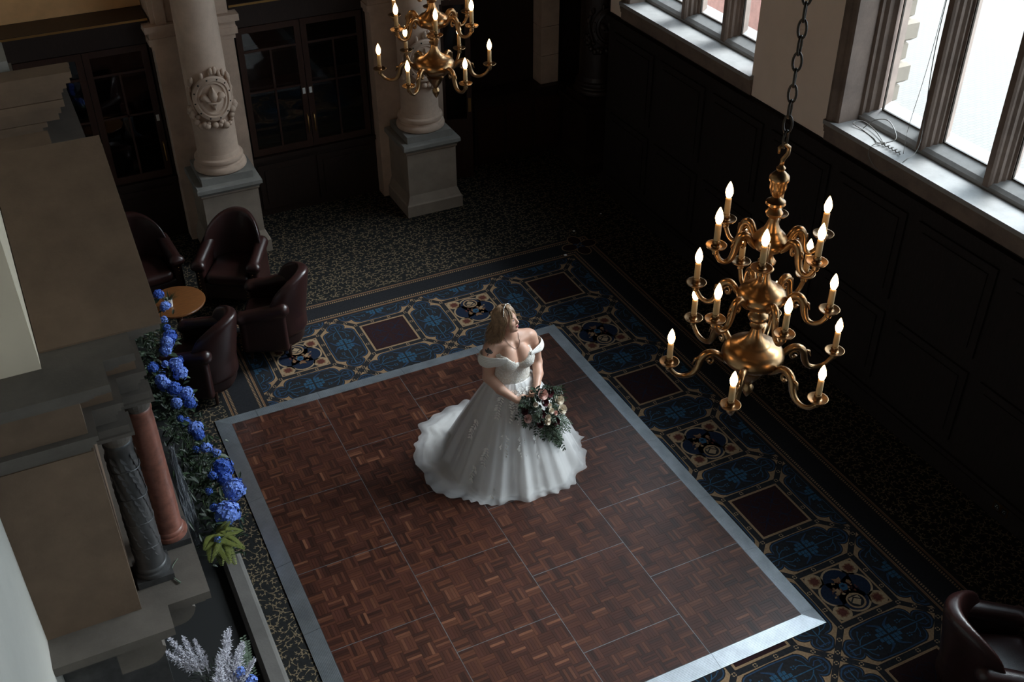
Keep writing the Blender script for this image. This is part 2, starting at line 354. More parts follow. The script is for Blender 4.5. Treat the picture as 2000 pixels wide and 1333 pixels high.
def window(n, a, b, panes):
    w = bpy.data.objects.new('window_%d' % n, None); C.objects.link(w); w.location = (6.4, (a+b)/2, 2.5); struct(w)
    cy = (a+b)/2; ox, oz = 6.4, 2.5
    def L(mb, name, mat):
        mb.v = [(x-ox, y-cy, z-oz) for x, y, z in mb.v]; return mb.build(name, mat, w)
    lo_ = a-.015 if n == 1 else a-.15
    s = MB(); s.box(5.965, 6.30, lo_, b+0.15, 2.675, WZ0); L(s, 'sill', 'sill_stone')
    s = MB(); s.box(5.98, 6.30, lo_, b+0.15, 2.63, 2.675).box(5.99, 6.30, lo_, b+0.15, 2.59, 2.63).box(6.005, 6.3, lo_, b+.15, 2.5, 2.59); L(s, 'sill_moulding', 'stone_window')
    rl = MB(); rl.loft([[(6.27, yy, 2.72), (6.62, yy, 2.72), (6.62, yy, 2.86), (6.42, yy, 2.845), (6.30, yy, 2.79), (6.27, yy, 2.76)] for yy in (a, b)])
    L(rl, 'bottom_rail', 'sill_stone')
    for yj, sg in ((a, -1), (b, 1)):                       # moulded stone jambs
        j = MB(); pts = [(5.995, 0.15), (5.985, 0.11), (6.0, 0.07), (6.015, 0.06), (6.015, 0.02), (6.03, 0.0), (6.27, 0.0), (6.28, -0.03), (6.31, -0.035), (6.33, -0.07), (6.37, -0.08), (6.40, -0.115), (6.44, -0.115), (6.62, -0.05), (6.62, 0.15)]
        if n == 1 and sg < 0: pts = [(6.035, .01)]+[q for q in pts if q[0] > 6.03 and q[1] < .1]+[(6.6, .01)]
        poly = [(x, yj+sg*q) for x, q in pts]
        if sg < 0: poly = poly[::-1]
        j.prism(poly[::-1], WZ0-0.001, 6.75); L(j, 'jamb', 'stone_window')
    h = MB(); h.box(6.0, 6.62, a, b, 6.6, 6.75); L(h, 'head', 'stone_window')
    t = MB(); t.box(6.33, 6.55, a, b, 4.95, 5.12); L(t, 'transom', 'stone_window')
    for (y0, y1) in zip([p[0] for p in panes[:-1]], [p[1] for p in panes[1:]]):
        c = (y0+y1)/2; hw = abs(y0-y1)/2
        pr = [(6.26, .03), (6.28, .045), (6.30, .05), (6.32, .075), (6.35, .08), (6.37, .105), (6.39, .105), (6.40, hw), (6.44, hw), (6.56, .06), (6.57, .03)]
        poly = [(x, c-q) for x, q in pr]+[(x, c+q) for x, q in pr[::-1]]
        mu = MB(); mu.prism(poly, 2.75, 6.6); L(mu, 'mullion', 'stone_window')
    for y0, y1 in panes:
        for z0, z1 in ((2.845, 4.95), (5.12, 6.6)):
            g = MB(); g.box(6.418, 6.424, y0, y1, z0, z1); L(g, 'pane', 'glass')
            lead = MB()
            for q in (y0+.004, y1-.004): lead.box(6.41, 6.43, q-.006, q+.006, z0, z1)
            for q in (z0+.004, z1-.004): lead.box(6.41, 6.43, y0, y1, q-.006, q+.006)
            L(lead, 'glazing_bar', 'iron')
    return w
window(1, WIN[0][0], WIN[0][1], [(1.78, 2.34), (0.96, 1.50), (0.13, 0.69)])
window(2, WIN[1][0], WIN[1][1], [(-1.63-.815*k-.555, -1.63-.815*k) for k in range(7)])
window(3, WIN[2][0], WIN[2][1], [(-8.45-.815*k-.555, -8.45-.815*k) for k in range(5)])
# courtyard outside
struct(MB().box(6.62, 60, -45, 40, -0.75, -0.6).build('ground', 'paving'))
qp = bpy.data.objects.new('wall_quoin', None); C.objects.link(qp); qp.location = (7.0, -.88, -0.6); struct(qp)
for k in range(24):                                         # alternating rusticated corner stones
    q = MB(); zz = k*.225; x1, y0 = (.235, -.215) if k % 2 else (.185, -.17)
    rg = lambda i, z: [(-.30, y0+i, z), (x1-i, y0+i, z), (x1-i, .5, z), (-.30, .5, z)]
    q.loft([rg(.035, zz+.004), rg(0, zz+.035), rg(0, zz+.19), rg(.035, zz+.221)])
    q.build('stone_block', 'quoin', qp)
MB().box(-.32, .15, -.135, .5, 0, 5.4).build('core', 'quoin', qp)
fb = struct(MB().box(9.8, 10.2, 3.3, 16.0, -0.6, 6.5).build('wall_outside', 'brick_red'))

# ---------------------------------------------------------------- scroll carpet: every leaf a small flat shape
def scroll_tile(seed, n, size):
    rg = np.random.default_rng(seed); V = []; F = []
    def strip(pts, wid):
        o = len(V); k = len(pts)
        for i in range(k):
            a = pts[max(i-1, 0)]; b = pts[min(i+1, k-1)]; t = b-a; t = t/(np.hypot(*t)+1e-9); nn = np.array([-t[1], t[0]])
            V.append(pts[i]+nn*wid[i]); V.append(pts[i]-nn*wid[i])
        for i in range(k-1): F.append((o+2*i, o+2*i+1, o+2*i+3, o+2*i+2))
    st = size/n
    for i in range(n):
        for j in range(n):
            c = np.array([(i+.5+(j % 2)*.5)*st, (j+.5)*st])+rg.uniform(-.012, .012, 2); a0 = rg.uniform(0, 2*PI); sg = rg.choice([-1, 1])
            rr = st*rg.uniform(.36, .46); tt = np.linspace(0, 1, 12); turn = rg.uniform(4.0, 5.4)
            rad_ = rr*(.16+.84*(1-tt)); sp = np.stack([c[0]+rad_*np.cos(a0+sg*tt*turn), c[1]+rad_*np.sin(a0+sg*tt*turn)], 1)
            strip(sp, .0037*(1-.35*tt)*np.clip(tt*5, .2, 1)); strip(sp[-3:], np.array([.0015, .0050, .0020]))
            for q in (0, 2, 4, 6, 8):
                b = sp[q]; dv = sp[max(q, 1)]-sp[max(q, 1)-1]; dv = dv/np.hypot(*dv); out = b-c; out = out/(np.hypot(*out)+1e-9)
                ln = st*rg.uniform(.26, .42)*(1-.05*q); kk = np.linspace(0, 1, 6)
                lf = np.stack([b+(dv*.55+out*.6)*ln*k+(dv*.55-out*.25)*ln*k*k for k in kk])
                strip(lf, ln*.22*np.sin(PI*kk**.75*.97+.03))
            b = sp[0]; dv = sp[0]-sp[1]; dv = dv/np.hypot(*dv); kk = np.linspace(0, 1, 6)      # tail running back towards the next scroll
            strip(np.stack([b+dv*st*.42*k+np.array([dv[1], -dv[0]])*sg*st*.16*k*k for k in kk]), .0032*(1-.6*kk))
    return np.array(V), np.array(F)
RX0, RX1, RY1, PER = 0.44, 4.72, 1.385, 1.07             # rug field
tiles = [scroll_tile(k, 8, 0.72) for k in range(3)]
def carpet_scrolls(name, x0, x1, y0, y1):
    VV = []; FF = []; o = 0; k = 0
    for x in np.arange(x0, x1, .72):
        for y in np.arange(y0, y1, .72):
            v, f = tiles[k % 3]; k += 1
            keep = v+np.array([x, y]); cen = keep[f].mean(1)
            inr = (cen[:, 0] > RX0-.44) & (cen[:, 0] < RX1+.44) & (cen[:, 1] < RY1+.44) & (cen[:, 1] > -9.2)
            ok = ~inr & (cen[:, 0] < 5.97) & (cen[:, 0] > -.40) | (~inr & (cen[:, 1] > 1.9))
            VV.append(np.c_[keep, np.full(len(v), .0012)]); FF.append(f[ok]+o); o += len(v)
    me = bpy.data.meshes.new(name); me.from_pydata(np.concatenate(VV).tolist(), [], np.concatenate(FF).tolist()); me.materials.append(M['scroll'])
    return link(name, me, fl, 'stuff')
carpet_scrolls('carpet_scrollwork', -0.6, 6.0, -6.6, 4.2)

# ---------------------------------------------------------------- rug woven with hexagons and squares
rug = thing('rug', 'dark blue and black rug woven with tan lattice of hexagons and squares', 'rug', (2.58, -3.0, 0))
ZB = 0.0016
def lay(k): return ZB+0.0003*k
def ngon(mb, pts, k, mat): mb.use(mat); mb.add([(x, y, lay(k)) for x, y in pts], [tuple(range(len(pts)))])
def stroke(mb, pts, w, k, mat, closed=False):
    mb.use(mat); P = [np.array(p, float) for p in pts]; n = len(P); o = len(mb.v)
    for i in range(n):
        a = P[i-1] if (closed or i) else P[i]; b = P[(i+1) % n] if (closed or i < n-1) else P[i]
        t = b-a; t = t/(np.hypot(*t)+1e-9); nn = np.array([-t[1], t[0]])*(w[i] if hasattr(w, '__len__') else w)/2
        mb.v.append((*(P[i]+nn), lay(k))); mb.v.append((*(P[i]-nn), lay(k)))
    for i in range(n if closed else n-1):
        j = (i+1) % n; mb.face(o+2*i, o+2*i+1, o+2*j+1, o+2*j)
def rect(mb, x0, x1, y0, y1, k, mat): ngon(mb, [(x0, y0), (x1, y0), (x1, y1), (x0, y1)], k, mat)
RYB = RY1-10*PER
def rb(mb, name): mb.v = [(x-2.58, y+3.0, z) for x, y, z in mb.v]; return mb.build(name, None, rug)
base = MB(); rect(base, RX0-.42, RX1+.42, RYB-.42, RY1+.42, 0, 'rug_black'); rb(base, 'ground_cloth')
def ring(mb, off, w, k, mat): 
    x0, x1, y0, y1 = RX0-off, RX1+off, RYB-off, RY1+off
    rect(mb, x0-w, x1+w, y1, y1+w, k, mat); rect(mb, x0-w, x1+w, y0-w, y0, k, mat); rect(mb, x0-w, x0, y0, y1, k, mat); rect(mb, x1, x1+w, y0, y1, k, mat)
bd = MB(); ring(bd, .035, .014, 1, 'rug_brown'); ring(bd, .052, .006, 1, 'rug_tan'); ring(bd, .375, .014, 1, 'rug_brown'); ring(bd, .392, .006, 1, 'rug_tan')
for off, w in ((.078, .024), (.335, .024)):                # twisted rope lines as rows of beads
    bd.use('rug_tan'); x0, x1, y0, y1 = RX0-off-w/2, RX1+off+w/2, -7.6, RY1+off+w/2
    for x in np.arange(x0, x1, .026):
        bd.add([(x-.010, y1-w/2, lay(1)), (x+.004, y1-w/2, lay(1)), (x+.010, y1+w/2, lay(1)), (x-.004, y1+w/2, lay(1))], [(0, 1, 2, 3)])
    for xx in (x0, x1):
        for y in np.arange(y0, y1, .026):
            bd.add([(xx-w/2, y-.010, lay(1)), (xx+w/2, y-.004, lay(1)), (xx+w/2, y+.010, lay(1)), (xx-w/2, y+.004, lay(1))], [(0, 1, 2, 3)])
rb(bd, 'border')
for cx in (RX0-.215, RX1+.215):                             # four-lobed corner devices
    q = MB(); cy = RY1+.215
    sq = .20
    ngon(q, [(cx-sq, cy), (cx, cy-sq), (cx+sq, cy), (cx, cy+sq)], 2, 'rug_black')
    stroke(q, [(cx-sq, cy), (cx, cy-sq), (cx+sq, cy), (cx, cy+sq)], .012, 3, 'rug_brown', True)
    for a in range(4):
        ex, ey = cx+.135*math.cos(a*PI/2), cy+.135*math.sin(a*PI/2)
        el = [(ex+(.105 if a % 2 == 0 else .085)*math.cos(t), ey+(.085 if a % 2 == 0 else .105)*math.sin(t)) for t in np.linspace(0, 2*PI, 24, endpoint=False)]
        ngon(q, el, 4, 'rug_maroon'); stroke(q, el, .012, 5, 'rug_tan', True)
    for a in range(4):
        t = a*PI/2+PI/4; ngon(q, [(cx+.05*math.cos(t-.5), cy+.05*math.sin(t-.5)), (cx+.09*math.cos(t), cy+.09*math.sin(t)), (cx+.05*math.cos(t+.5), cy+.05*math.sin(t+.5)), (cx+.01*math.cos(t), cy+.01*math.sin(t))], 6, 'rug_blue')
    rb(q, 'corner_device')
A_, HW = 0.305, 0.030                                        # half side of the square band, half band width
NX, NY = 4, 8
XC = [RX0+PER*(i+.5) for i in range(NX)]; YC = [RY1-PER*(j+.5) for j in range(NY)]
# hexagon motif, long axis along u
def hexshape():
    s2 = HW*math.sqrt(2); b = PER/2-A_-HW; tip = PER/2-s2; a = tip-b
    return [(tip, 0), (a, b), (-a, b), (-tip, 0), (-a, -b), (a, -b)], b, a, tip
HX, HBW, HA, HT = hexshape()
def arc(cx, cy, rr, a0, a1, n): return [(cx+rr*math.cos(t), cy+rr*math.sin(t)) for t in np.linspace(R(a0), R(a1), n)]
def cusped(ins):
    q = []
    for sx, sy, rev in ((1, 1, False), (-1, 1, True), (-1, -1, False), (1, -1, True)):
        half = [(.445-ins*1.6, 0.0), (.435-ins*1.4, .045-ins*.5)]+arc(.355, .045, .055-ins, 40, 130, 5)+[(.30, .062-ins*.2)]+arc(.215, .095, .085-ins, -5, 90, 7)+[(0.0, HBW-.012-ins)]
        half = [(sx*x, sy*min(y, HBW-.012-ins)) for x, y in half]
        q += half[::-1] if rev else half
    out = [q[0]]
    for p in q[1:]:
        if (p[0]-out[-1][0])**2+(p[1]-out[-1][1])**2 > 1e-8: out.append(p)
    return out
def shrink(poly, f): return poly
hx = MB()
stroke(hx, [(x*.995, y*.985) for x, y in HX], .014, 2, 'rug_tan', True)
# tan spandrels at the two ends
for s_ in (1, -1):
    ngon(hx, [(s_*HT, 0), (s_*HA, HBW), (s_*(HA-.05), HBW), (s_*.25, .02), (s_*(HA-.05), -HBW), (s_*HA, -HBW)][::s_], 1, 'rug_tan')
ngon(hx, cusped(-.010), 3, 'rug_black'); ngon(hx, cusped(0.0), 4, 'rug_blue'); ngon(hx, cusped(.011), 5, 'rug_black')
ngon(hx, [(-.17, HBW-.03), (.17, HBW-.03), (.06, .085), (.03, .03), (.03, -.03), (.06, -.085), (.17, -HBW+.03), (-.17, -HBW+.03), (-.06, -.085), (-.03, -.03), (-.03, .03), (-.06, .085)][::-1], 6, 'rug_blue') if False else None
for sx in (-1, 1):
    for sy in (-1, 1):                                       # knotted centre block and its corner sweeps
        for i in range(3):
            for j in range(2):
                if (i, j) == (2, 1): continue
                x0 = .008+i*.034; y0 = .008+j*.040
                ngon(hx, [(sx*x0, sy*y0), (sx*(x0+.031), sy*(y0+.004)), (sx*(x0+.031), sy*(y0+.037)), (sx*(x0+.004), sy*(y0+.037))][::sx*sy], 7, 'rug_sky')
        stroke(hx, [(sx*.02, sy*.085), (sx*.05, sy*.115), (sx*.11, sy*.150)], [.03, .018, .008], 7, 'rug_blue')
        st = [(sx*.29, sy*.012), (sx*.255, sy*.05), (sx*.21, sy*.075), (sx*.175, sy*.07)]
        stroke(hx, st, .008, 7, 'rug_sky'); cx, cy = sx*.155, sy*.075
        for t in range(4):
            a = t*PI/2+PI/4; ngon(hx, [(cx+.017*math.cos(a)+.0085*math.cos(b), cy+.017*math.sin(a)+.0085*math.sin(b)) for b in np.linspace(0, 2*PI, 6, endpoint=False)], 7, 'rug_sky')
        stroke(hx, [(sx*.265, sy*.045), (sx*.25, sy*.095), (sx*.225, sy*.125)], .007, 7, 'rug_sky')
        ngon(hx, [(sx*.222+.011*math.cos(b), sy*.128+.011*math.sin(b)) for b in np.linspace(0, 2*PI, 8, endpoint=False)], 7, 'rug_blue')
        stroke(hx, [(sx*.31, sy*.02), (sx*.345, sy*.055), (sx*.39, sy*.05), (sx*.40, sy*.02)], .009, 7, 'rug_blue')
    stroke(hx, [(sx*.09, 0), (sx*.40, 0)], .010, 7, 'rug_sky'); stroke(hx, [(sx*.385, -.045), (sx*.385, .045)], .01, 7, 'rug_blue')
me_hex = hx.mesh('hexagon_motif')
for k in hx.mats: me_hex.materials.append(M[k])
me_hex.polygons.foreach_set('material_index', hx.m)
def clip_mesh(src, name, axis_keep):                         # half motif for the rug's edge
    bmh = bmesh.new(); bmh.from_mesh(src)
    bmesh.ops.bisect_plane(bmh, geom=bmh.verts[:]+bmh.edges[:]+bmh.faces[:], plane_co=(0, 0, 0), plane_no=axis_keep, clear_outer=True)
    me = bpy.data.meshes.new(name); bmh.to_mesh(me); bmh.free()
    for k in src.materials: me.materials.append(k)
    return me
me_half = clip_mesh(me_hex, 'hexagon_motif_half', (0, 1, 0))
def place(me, name, x, y, rz): 
    o = link(name, me, rug, None, (x-2.58, y+3.0, 0)); o.rotation_euler = (0, 0, rz); return o
for j in range(NY):
    for i in range(NX-1): place(me_hex, 'hexagon_motif', RX0+PER*(i+1), YC[j], PI/2)
    place(me_half, 'hexagon_motif', RX0, YC[j], PI/2); place(me_half, 'hexagon_motif', RX1, YC[j], -PI/2)
for i in range(NX):
    place(me_half, 'hexagon_motif', XC[i], RY1, 0)
    for j in range(NY-1): place(me_hex, 'hexagon_motif', XC[i], RY1-PER*(j+1), 0)
def finish(mb, name):
    me = mb.mesh(name)
    for k in mb.mats: me.materials.append(M[k])
    me.polygons.foreach_set('material_index', mb.m); return me
# plain square with faint scrolls
s0 = A_-HW
ms = MB(); rect(ms, -s0, s0, -s0, s0, 1, 'rug_tan'); rect(ms, -s0+.022, s0-.022, -s0+.022, s0-.022, 2, 'rug_maroon')
for a in range(4):
    ca, sa = math.cos(a*PI/2), math.sin(a*PI/2); T = lambda x, y: (x*ca-y*sa, x*sa+y*ca)
    stroke(ms, [T(0.02, .02), T(.1, .1), T(.19, .19)], .008, 3, 'rug_navy')
    for sg in (-1, 1):
        sp = [T(.11+.06*math.cos(t)*(1-t*.08)+.02, sg*(.06+.05*math.sin(t)*(1-t*.08))) for t in np.linspace(0, 5, 14)]
        stroke(ms, sp, .007, 3, 'rug_navy')
    stroke(ms, [T(.16, -.06), T(.2, 0), T(.16, .06)], .007, 3, 'rug_navy')
me_plain = finish(ms, 'scroll_square')
# square with a four-lobed heraldic device
ma = MB(); rect(ma, -s0, s0, -s0, s0, 1, 'rug_tan'); rect(ma, -s0+.018, s0-.018, -s0+.018, s0-.018, 2, 'rug_black')
def circ(cx, cy, rr, n=24): return [(cx+rr*math.cos(t), cy+rr*math.sin(t)) for t in np.linspace(0, 2*PI, n, endpoint=False)]
for a in range(4):
    t = a*PI/2; ngon(ma, circ(.112*math.cos(t), .112*math.sin(t), .142), 3, 'rug_cream')
    t += PI/4; ngon(ma, circ(.268*math.cos(t), .268*math.sin(t), .082), 3, 'rug_cream'); 
for a in range(4):
    t = a*PI/2; ngon(ma, circ(.112*math.cos(t), .112*math.sin(t), .124), 4, 'rug_navy')
    t += PI/4; c, s = math.cos(t), math.sin(t)
    ngon(ma, [(.262*c+q*math.cos(b+t), .262*s+q*math.sin(b+t)) for b, q in zip(np.linspace(0, 2*PI, 17)[:-1], [.062, .05, .056, .045]*4)], 5, 'rug_brown')
    ngon(ma, [(.264*c+q*math.cos(b+t), .264*s+q*math.sin(b+t)) for b, q in zip(np.linspace(0, 2*PI, 17)[:-1], [.048, .036, .042, .032]*4)], 6, 'rug_red')
rect(ma, -.09, .09, -.09, .09, 4, 'rug_navy')
# shield with chevron below, crest and leaf scrolls above (upright when seen from +y side)
ngon(ma, circ(0, -.135, .085), 5, 'rug_tan'); ngon(ma, circ(0, -.132, .070), 6, 'rug_black')
ngon(ma, [(-.05, -.09), (.05, -.09), (.05, -.14), (0, -.19), (-.05, -.14)][::-1], 7, 'rug_cream')
ngon(ma, [(-.05, -.145), (0, -.105), (.05, -.145), (.05, -.128), (0, -.09), (-.05, -.128)][::-1], 8, 'rug_black')
ngon(ma, [(-.075, -.085), (.0, -.045), (.075, -.085), (0, -.075)], 7, 'rug_tan')
rg2 = random.Random(3)
for k in range(46):
    a = rg2.uniform(-.3, PI+.3); q = rg2.uniform(.02, .13); x, y = q*math.cos(a), q*math.sin(a)*.95-.01; t = rg2.uniform(0, 2*PI); ln = rg2.uniform(.015, .04); w = ln*.35
    ngon(ma, [(x, y), (x+ln*.5*math.cos(t)-w*math.sin(t), y+ln*.5*math.sin(t)+w*math.cos(t)), (x+ln*math.cos(t), y+ln*math.sin(t)), (x+ln*.5*math.cos(t)+w*math.sin(t), y+ln*.5*math.sin(t)-w*math.cos(t))][::-1], 9+k % 3, rg2.choice(['rug_brown', 'rug_tan', 'rug_red', 'rug_brown', 'rug_maroon']))
ngon(ma, [(-.03, .0), (.02, -.01), (.045, .04), (.02, .075), (-.02, .07), (-.035, .04)], 13, 'rug_sky'); ngon(ma, [(-.015, .03), (.02, .03), (.015, .055), (-.01, .055)], 14, 'rug_navy')
ngon(ma, [(-.09, -.03), (-.05, .0), (-.06, .04), (-.10, .03), (-.085, .01), (-.115, 0)], 13, 'rug_tan'); ngon(ma, [(.07, .03), (.1, .05), (.08, .09), (.055, .07)], 13, 'rug_brown')
ngon(ma, [(-.02, .09), (.03, .10), (.04, .14), (0, .13), (-.04, .15)], 13, 'rug_brown')
me_arms = finish(ma, 'heraldic_square')
for i in range(NX):
    for j in range(NY):
        if (i+j) % 2: place(me_plain, 'scroll_square', XC[i], YC[j], 0)
        else: place(me_arms, 'heraldic_square', XC[i], YC[j], PI if j == 0 else 0)
# tan lines and rosettes of the lattice bands
lt = MB()
def ros(x, y):
    if not (RX0-.02 < x < RX1+.02 and y < RY1+.02): return
    for a in range(4):
        t0 = a*PI/2+.25; o = len(lt.v); lt.use('rug_cream')
        for t in (t0, t0+.55, t0+1.07): lt.v.append((x+.021*math.cos(t), y+.021*math.sin(t), lay(3))); lt.v.append((x+.012*math.cos(t), y+.012*math.sin(t), lay(3)))
        lt.face(o, o+2, o+3, o+1); lt.face(o+2, o+4, o+5, o+3)
for x in XC:
    for y in YC:
        for k in range(4):
            ca, sa = math.cos(k*PI/2), math.sin(k*PI/2)
            for q in (-A_, -A_/3, A_/3): ros(x+q*ca-A_*sa, y+q*sa+A_*ca)
for i in range(NX+1):
    for j in range(NY+1):
        x, y = RX0+PER*i, RY1-PER*j
        for a in range(4):
            t = a*PI/2+PI/4
            for q in (.055, .19): ros(x+q*math.cos(t), y+q*math.sin(t))
rb(lt, 'lattice_rosettes')

# ---------------------------------------------------------------- portable dance floor
df = thing('dance_floor', 'brown parquet dance floor with ribbed aluminium edge ramps', 'dance floor', (1.83, -2.29, 0.006))
PS = 0.914; TONES = [(0.0436, 0.0139, 0.0086), (0.0581, 0.0193, 0.0112), (0.032, 0.0107, 0.007), (0.0727, 0.0247, 0.0133), (0.0495, 0.0161, 0.0106), (0.0245, 0.0086, 0.0059), (0.0873, 0.0322, 0.0181), (0.1221, 0.0473, 0.0256)]
TW = [6, 6, 5, 3, 6, 3.5, 1.3, .35]
def slats(mb, x0, y0, sz, horiz, rnd):
    n = 5; w = sz/n
    for k in range(n):
        t = rnd.choices(TONES, TW)[0]; f = rnd.uniform(.85, 1.15); mb.curtone = tuple(c*f for c in t)
        h = .0255+rnd.uniform(0, .0008); g = .0006
        a = (x0+g, x0+sz-g, y0+k*w+g, y0+(k+1)*w-g) if horiz else (x0+k*w+g, x0+(k+1)*w-g, y0+g, y0+sz-g)
        mb.box(a[0], a[1], a[2], a[3], .018, h)
    mb.curtone = None
rnd = random.Random(11); BS = (PS-.006)/7
blocks = []
for v in range(24):
    b = MB(); slats(b, -BS/2, -BS/2, BS, v % 2 == 0, rnd); me = b.mesh('parquet_block'); me.materials.append(M['parquet'])
    at = me.attributes.new('tone', 'FLOAT_COLOR', 'FACE'); at.data.foreach_set('color', np.array([(*t, 1) for t in b.tone], dtype=np.float32).ravel()); blocks.append(me)
nb = 0; cols = {0: 'h', 1: 'f', 2: 'h', 3: 'f'}
for c in range(4):
    cuts = [0, 1, 2, 3, 4, 5] if cols[c] == 'f' else [0, .5, 1.5, 2.5, 3.5, 4.5, 5]
    for k in range(len(cuts)-1):
        ya, yb = -cuts[k+1]*PS, -cuts[k]*PS; x0 = c*PS; cx, cy = x0+PS/2, (ya+yb)/2; hy = (yb-ya)/2
        root = MB().box(-PS/2+.001, PS/2-.001, -hy+.001, hy-.001, 0, .018).build('panel', 'floor_frame', df, loc=(cx-1.83, cy+2.29, 0))
        e_ = MB(); T_ = .0022
        for q in ((-PS/2+.0006, -PS/2+T_, -hy, hy), (PS/2-T_, PS/2-.0006, -hy, hy), (-PS/2, PS/2, -hy+.0006, -hy+T_), (-PS/2, PS/2, hy-T_, hy-.0006)): e_.box(*q, .001, .0252)
        e_.build('edge_trim', 'aluminium', root)
        ny = 7 if hy > .4 else 4
        near = (k >= 3 and c in (1, 2, 3) and hy > .4 and nb+49 <= 300)
        if near:
            for i in range(7):
                for j in range(7):
                    me = blocks[2*rnd.randrange(12)+(i+j) % 2]
                    link('parquet_block', me, root, None, (-PS/2+.003+(i+.5)*BS, -hy+.003+(j+.5)*BS, 0)); nb += 1
        else:
            mb = MB(); sy = (2*hy-.006)/ny
            for i in range(7):
                for j in range(ny):
                    q = MB(); slats(q, 0, 0, BS, (i+j) % 2 == 0, rnd)
                    o = len(mb.v); mb.v += [(-PS/2+.003+i*BS+x, -hy+.003+(j*sy)+y*sy/BS, z) for x, y, z in q.v]
                    mb.f += [tuple(o+t for t in f) for f in q.f]; mb.m += q.m; mb.tone += q.tone
            mb.build('parquet', 'parquet', root, kind='stuff')
RW = .145
def ramp_profile():                                         # ribbed slope from the outer edge up to the deck
    pts = [(RW, 0.0), (RW, .003)]
    n = 12
    for k in range(n):
        t0 = k/n; t1 = (k+.62)/n; z = lambda t: .003+.021*t
        pts += [(RW*(1-t0), z(t0)+.0015), (RW*(1-t1), z(t1)+.0015), (RW*(1-t1)-.0002, z(t1)-.0012), (RW*(1-(k+1)/n)+.0002, z((k+1)/n)-.0012)]
    return pts+[(0, .0245), (0, 0)]
RP = ramp_profile()
def ramp(side, a, b, ea=0.0, eb=0.0):
    mb = MB(); rings = []
    for t, e in ((a, ea), (b, eb)):
        rg = []
        for o, z in RP:
            tt = t+e*o
            rg.append({'r': (4*PS+o, tt, z), 'l': (-o, tt, z), 'b': (tt, o, z), 'f': (tt, -5*PS-o, z)}[side])
        rings.append(rg)
    mb.loft(rings); mb.v = [(x-1.83, y+2.29, z) for x, y, z in mb.v]; mb.build('edge_ramp', 'aluminium', df)
G = .0015
def run(side, lo, hi, cuts):
    q = [lo]+cuts+[hi]
    for k in range(len(q)-1): ramp(side, q[k]+(G if k else 0), q[k+1]-(G if k < len(q)-2 else 0), -1 if k == 0 else 0, 1 if k == len(q)-2 else 0)
run('r', -5*PS, 0, [-5*PS+.02, -4.5*PS+.35, -3.5*PS+.17, -2.5*PS+.17, -1.5*PS+.1, -.8*PS])
run('l', -5*PS, 0, [-4.2*PS, -3.2*PS, -2.3*PS, -1.3*PS])
run('b', 0, 4*PS, [.28, .95, 1.9, 2.8])
run('f', 0, 4*PS, [.9, 1.8, 2.75])

# ================================================================ STONE COLUMNS, BOOKCASES, CHIMNEYPIECE
def sq(mb, h0, h1, z0, z1): return mb.loft([[(-h0, -h0, z0), (h0, -h0, z0), (h0, h0, z0), (-h0, h0, z0)], [(-h1, -h1, z1), (h1, -h1, z1), (h1, h1, z1), (-h1, h1, z1)]])
def fleur(mb, T, s):
    def pet(pts, h):
        n = len(pts); cx = sum(p[0] for p in pts)/n; cy = sum(p[1] for p in pts)/n
        mb.loft([[T(x, y, 0) for x, y in pts], [T(cx+(x-cx)*.9, cy+(y-cy)*.9, h*.6) for x, y in pts], [T(cx+(x-cx)*.35, cy+(y-cy)*.4, h) for x, y in pts]])
    pet([(0, .11*s), (-.022*s, .06*s), (-.028*s, .03*s), (-.014*s, -.01*s), (.014*s, -.01*s), (.028*s, .03*s), (.022*s, .06*s)], .022*s)
    for q in (-1, 1):
        pet([(q*.012*s, -.01*s), (q*.022*s, .03*s), (q*.045*s, .052*s), (q*.07*s, .045*s), (q*.078*s, .018*s), (q*.062*s, .0), (q*.055*s, .018*s), (q*.042*s, .02*s), (q*.03*s, -.012*s)][::-q], .02*s)
    pet([(-.045*s, -.022*s), (.045*s, -.022*s), (.045*s, -.008*s), (-.045*s, -.008*s)], .022*s)
    pet([(0, -.075*s), (.016*s, -.04*s), (.012*s, -.022*s), (-.012*s, -.022*s), (-.016*s, -.04*s)], .02*s)
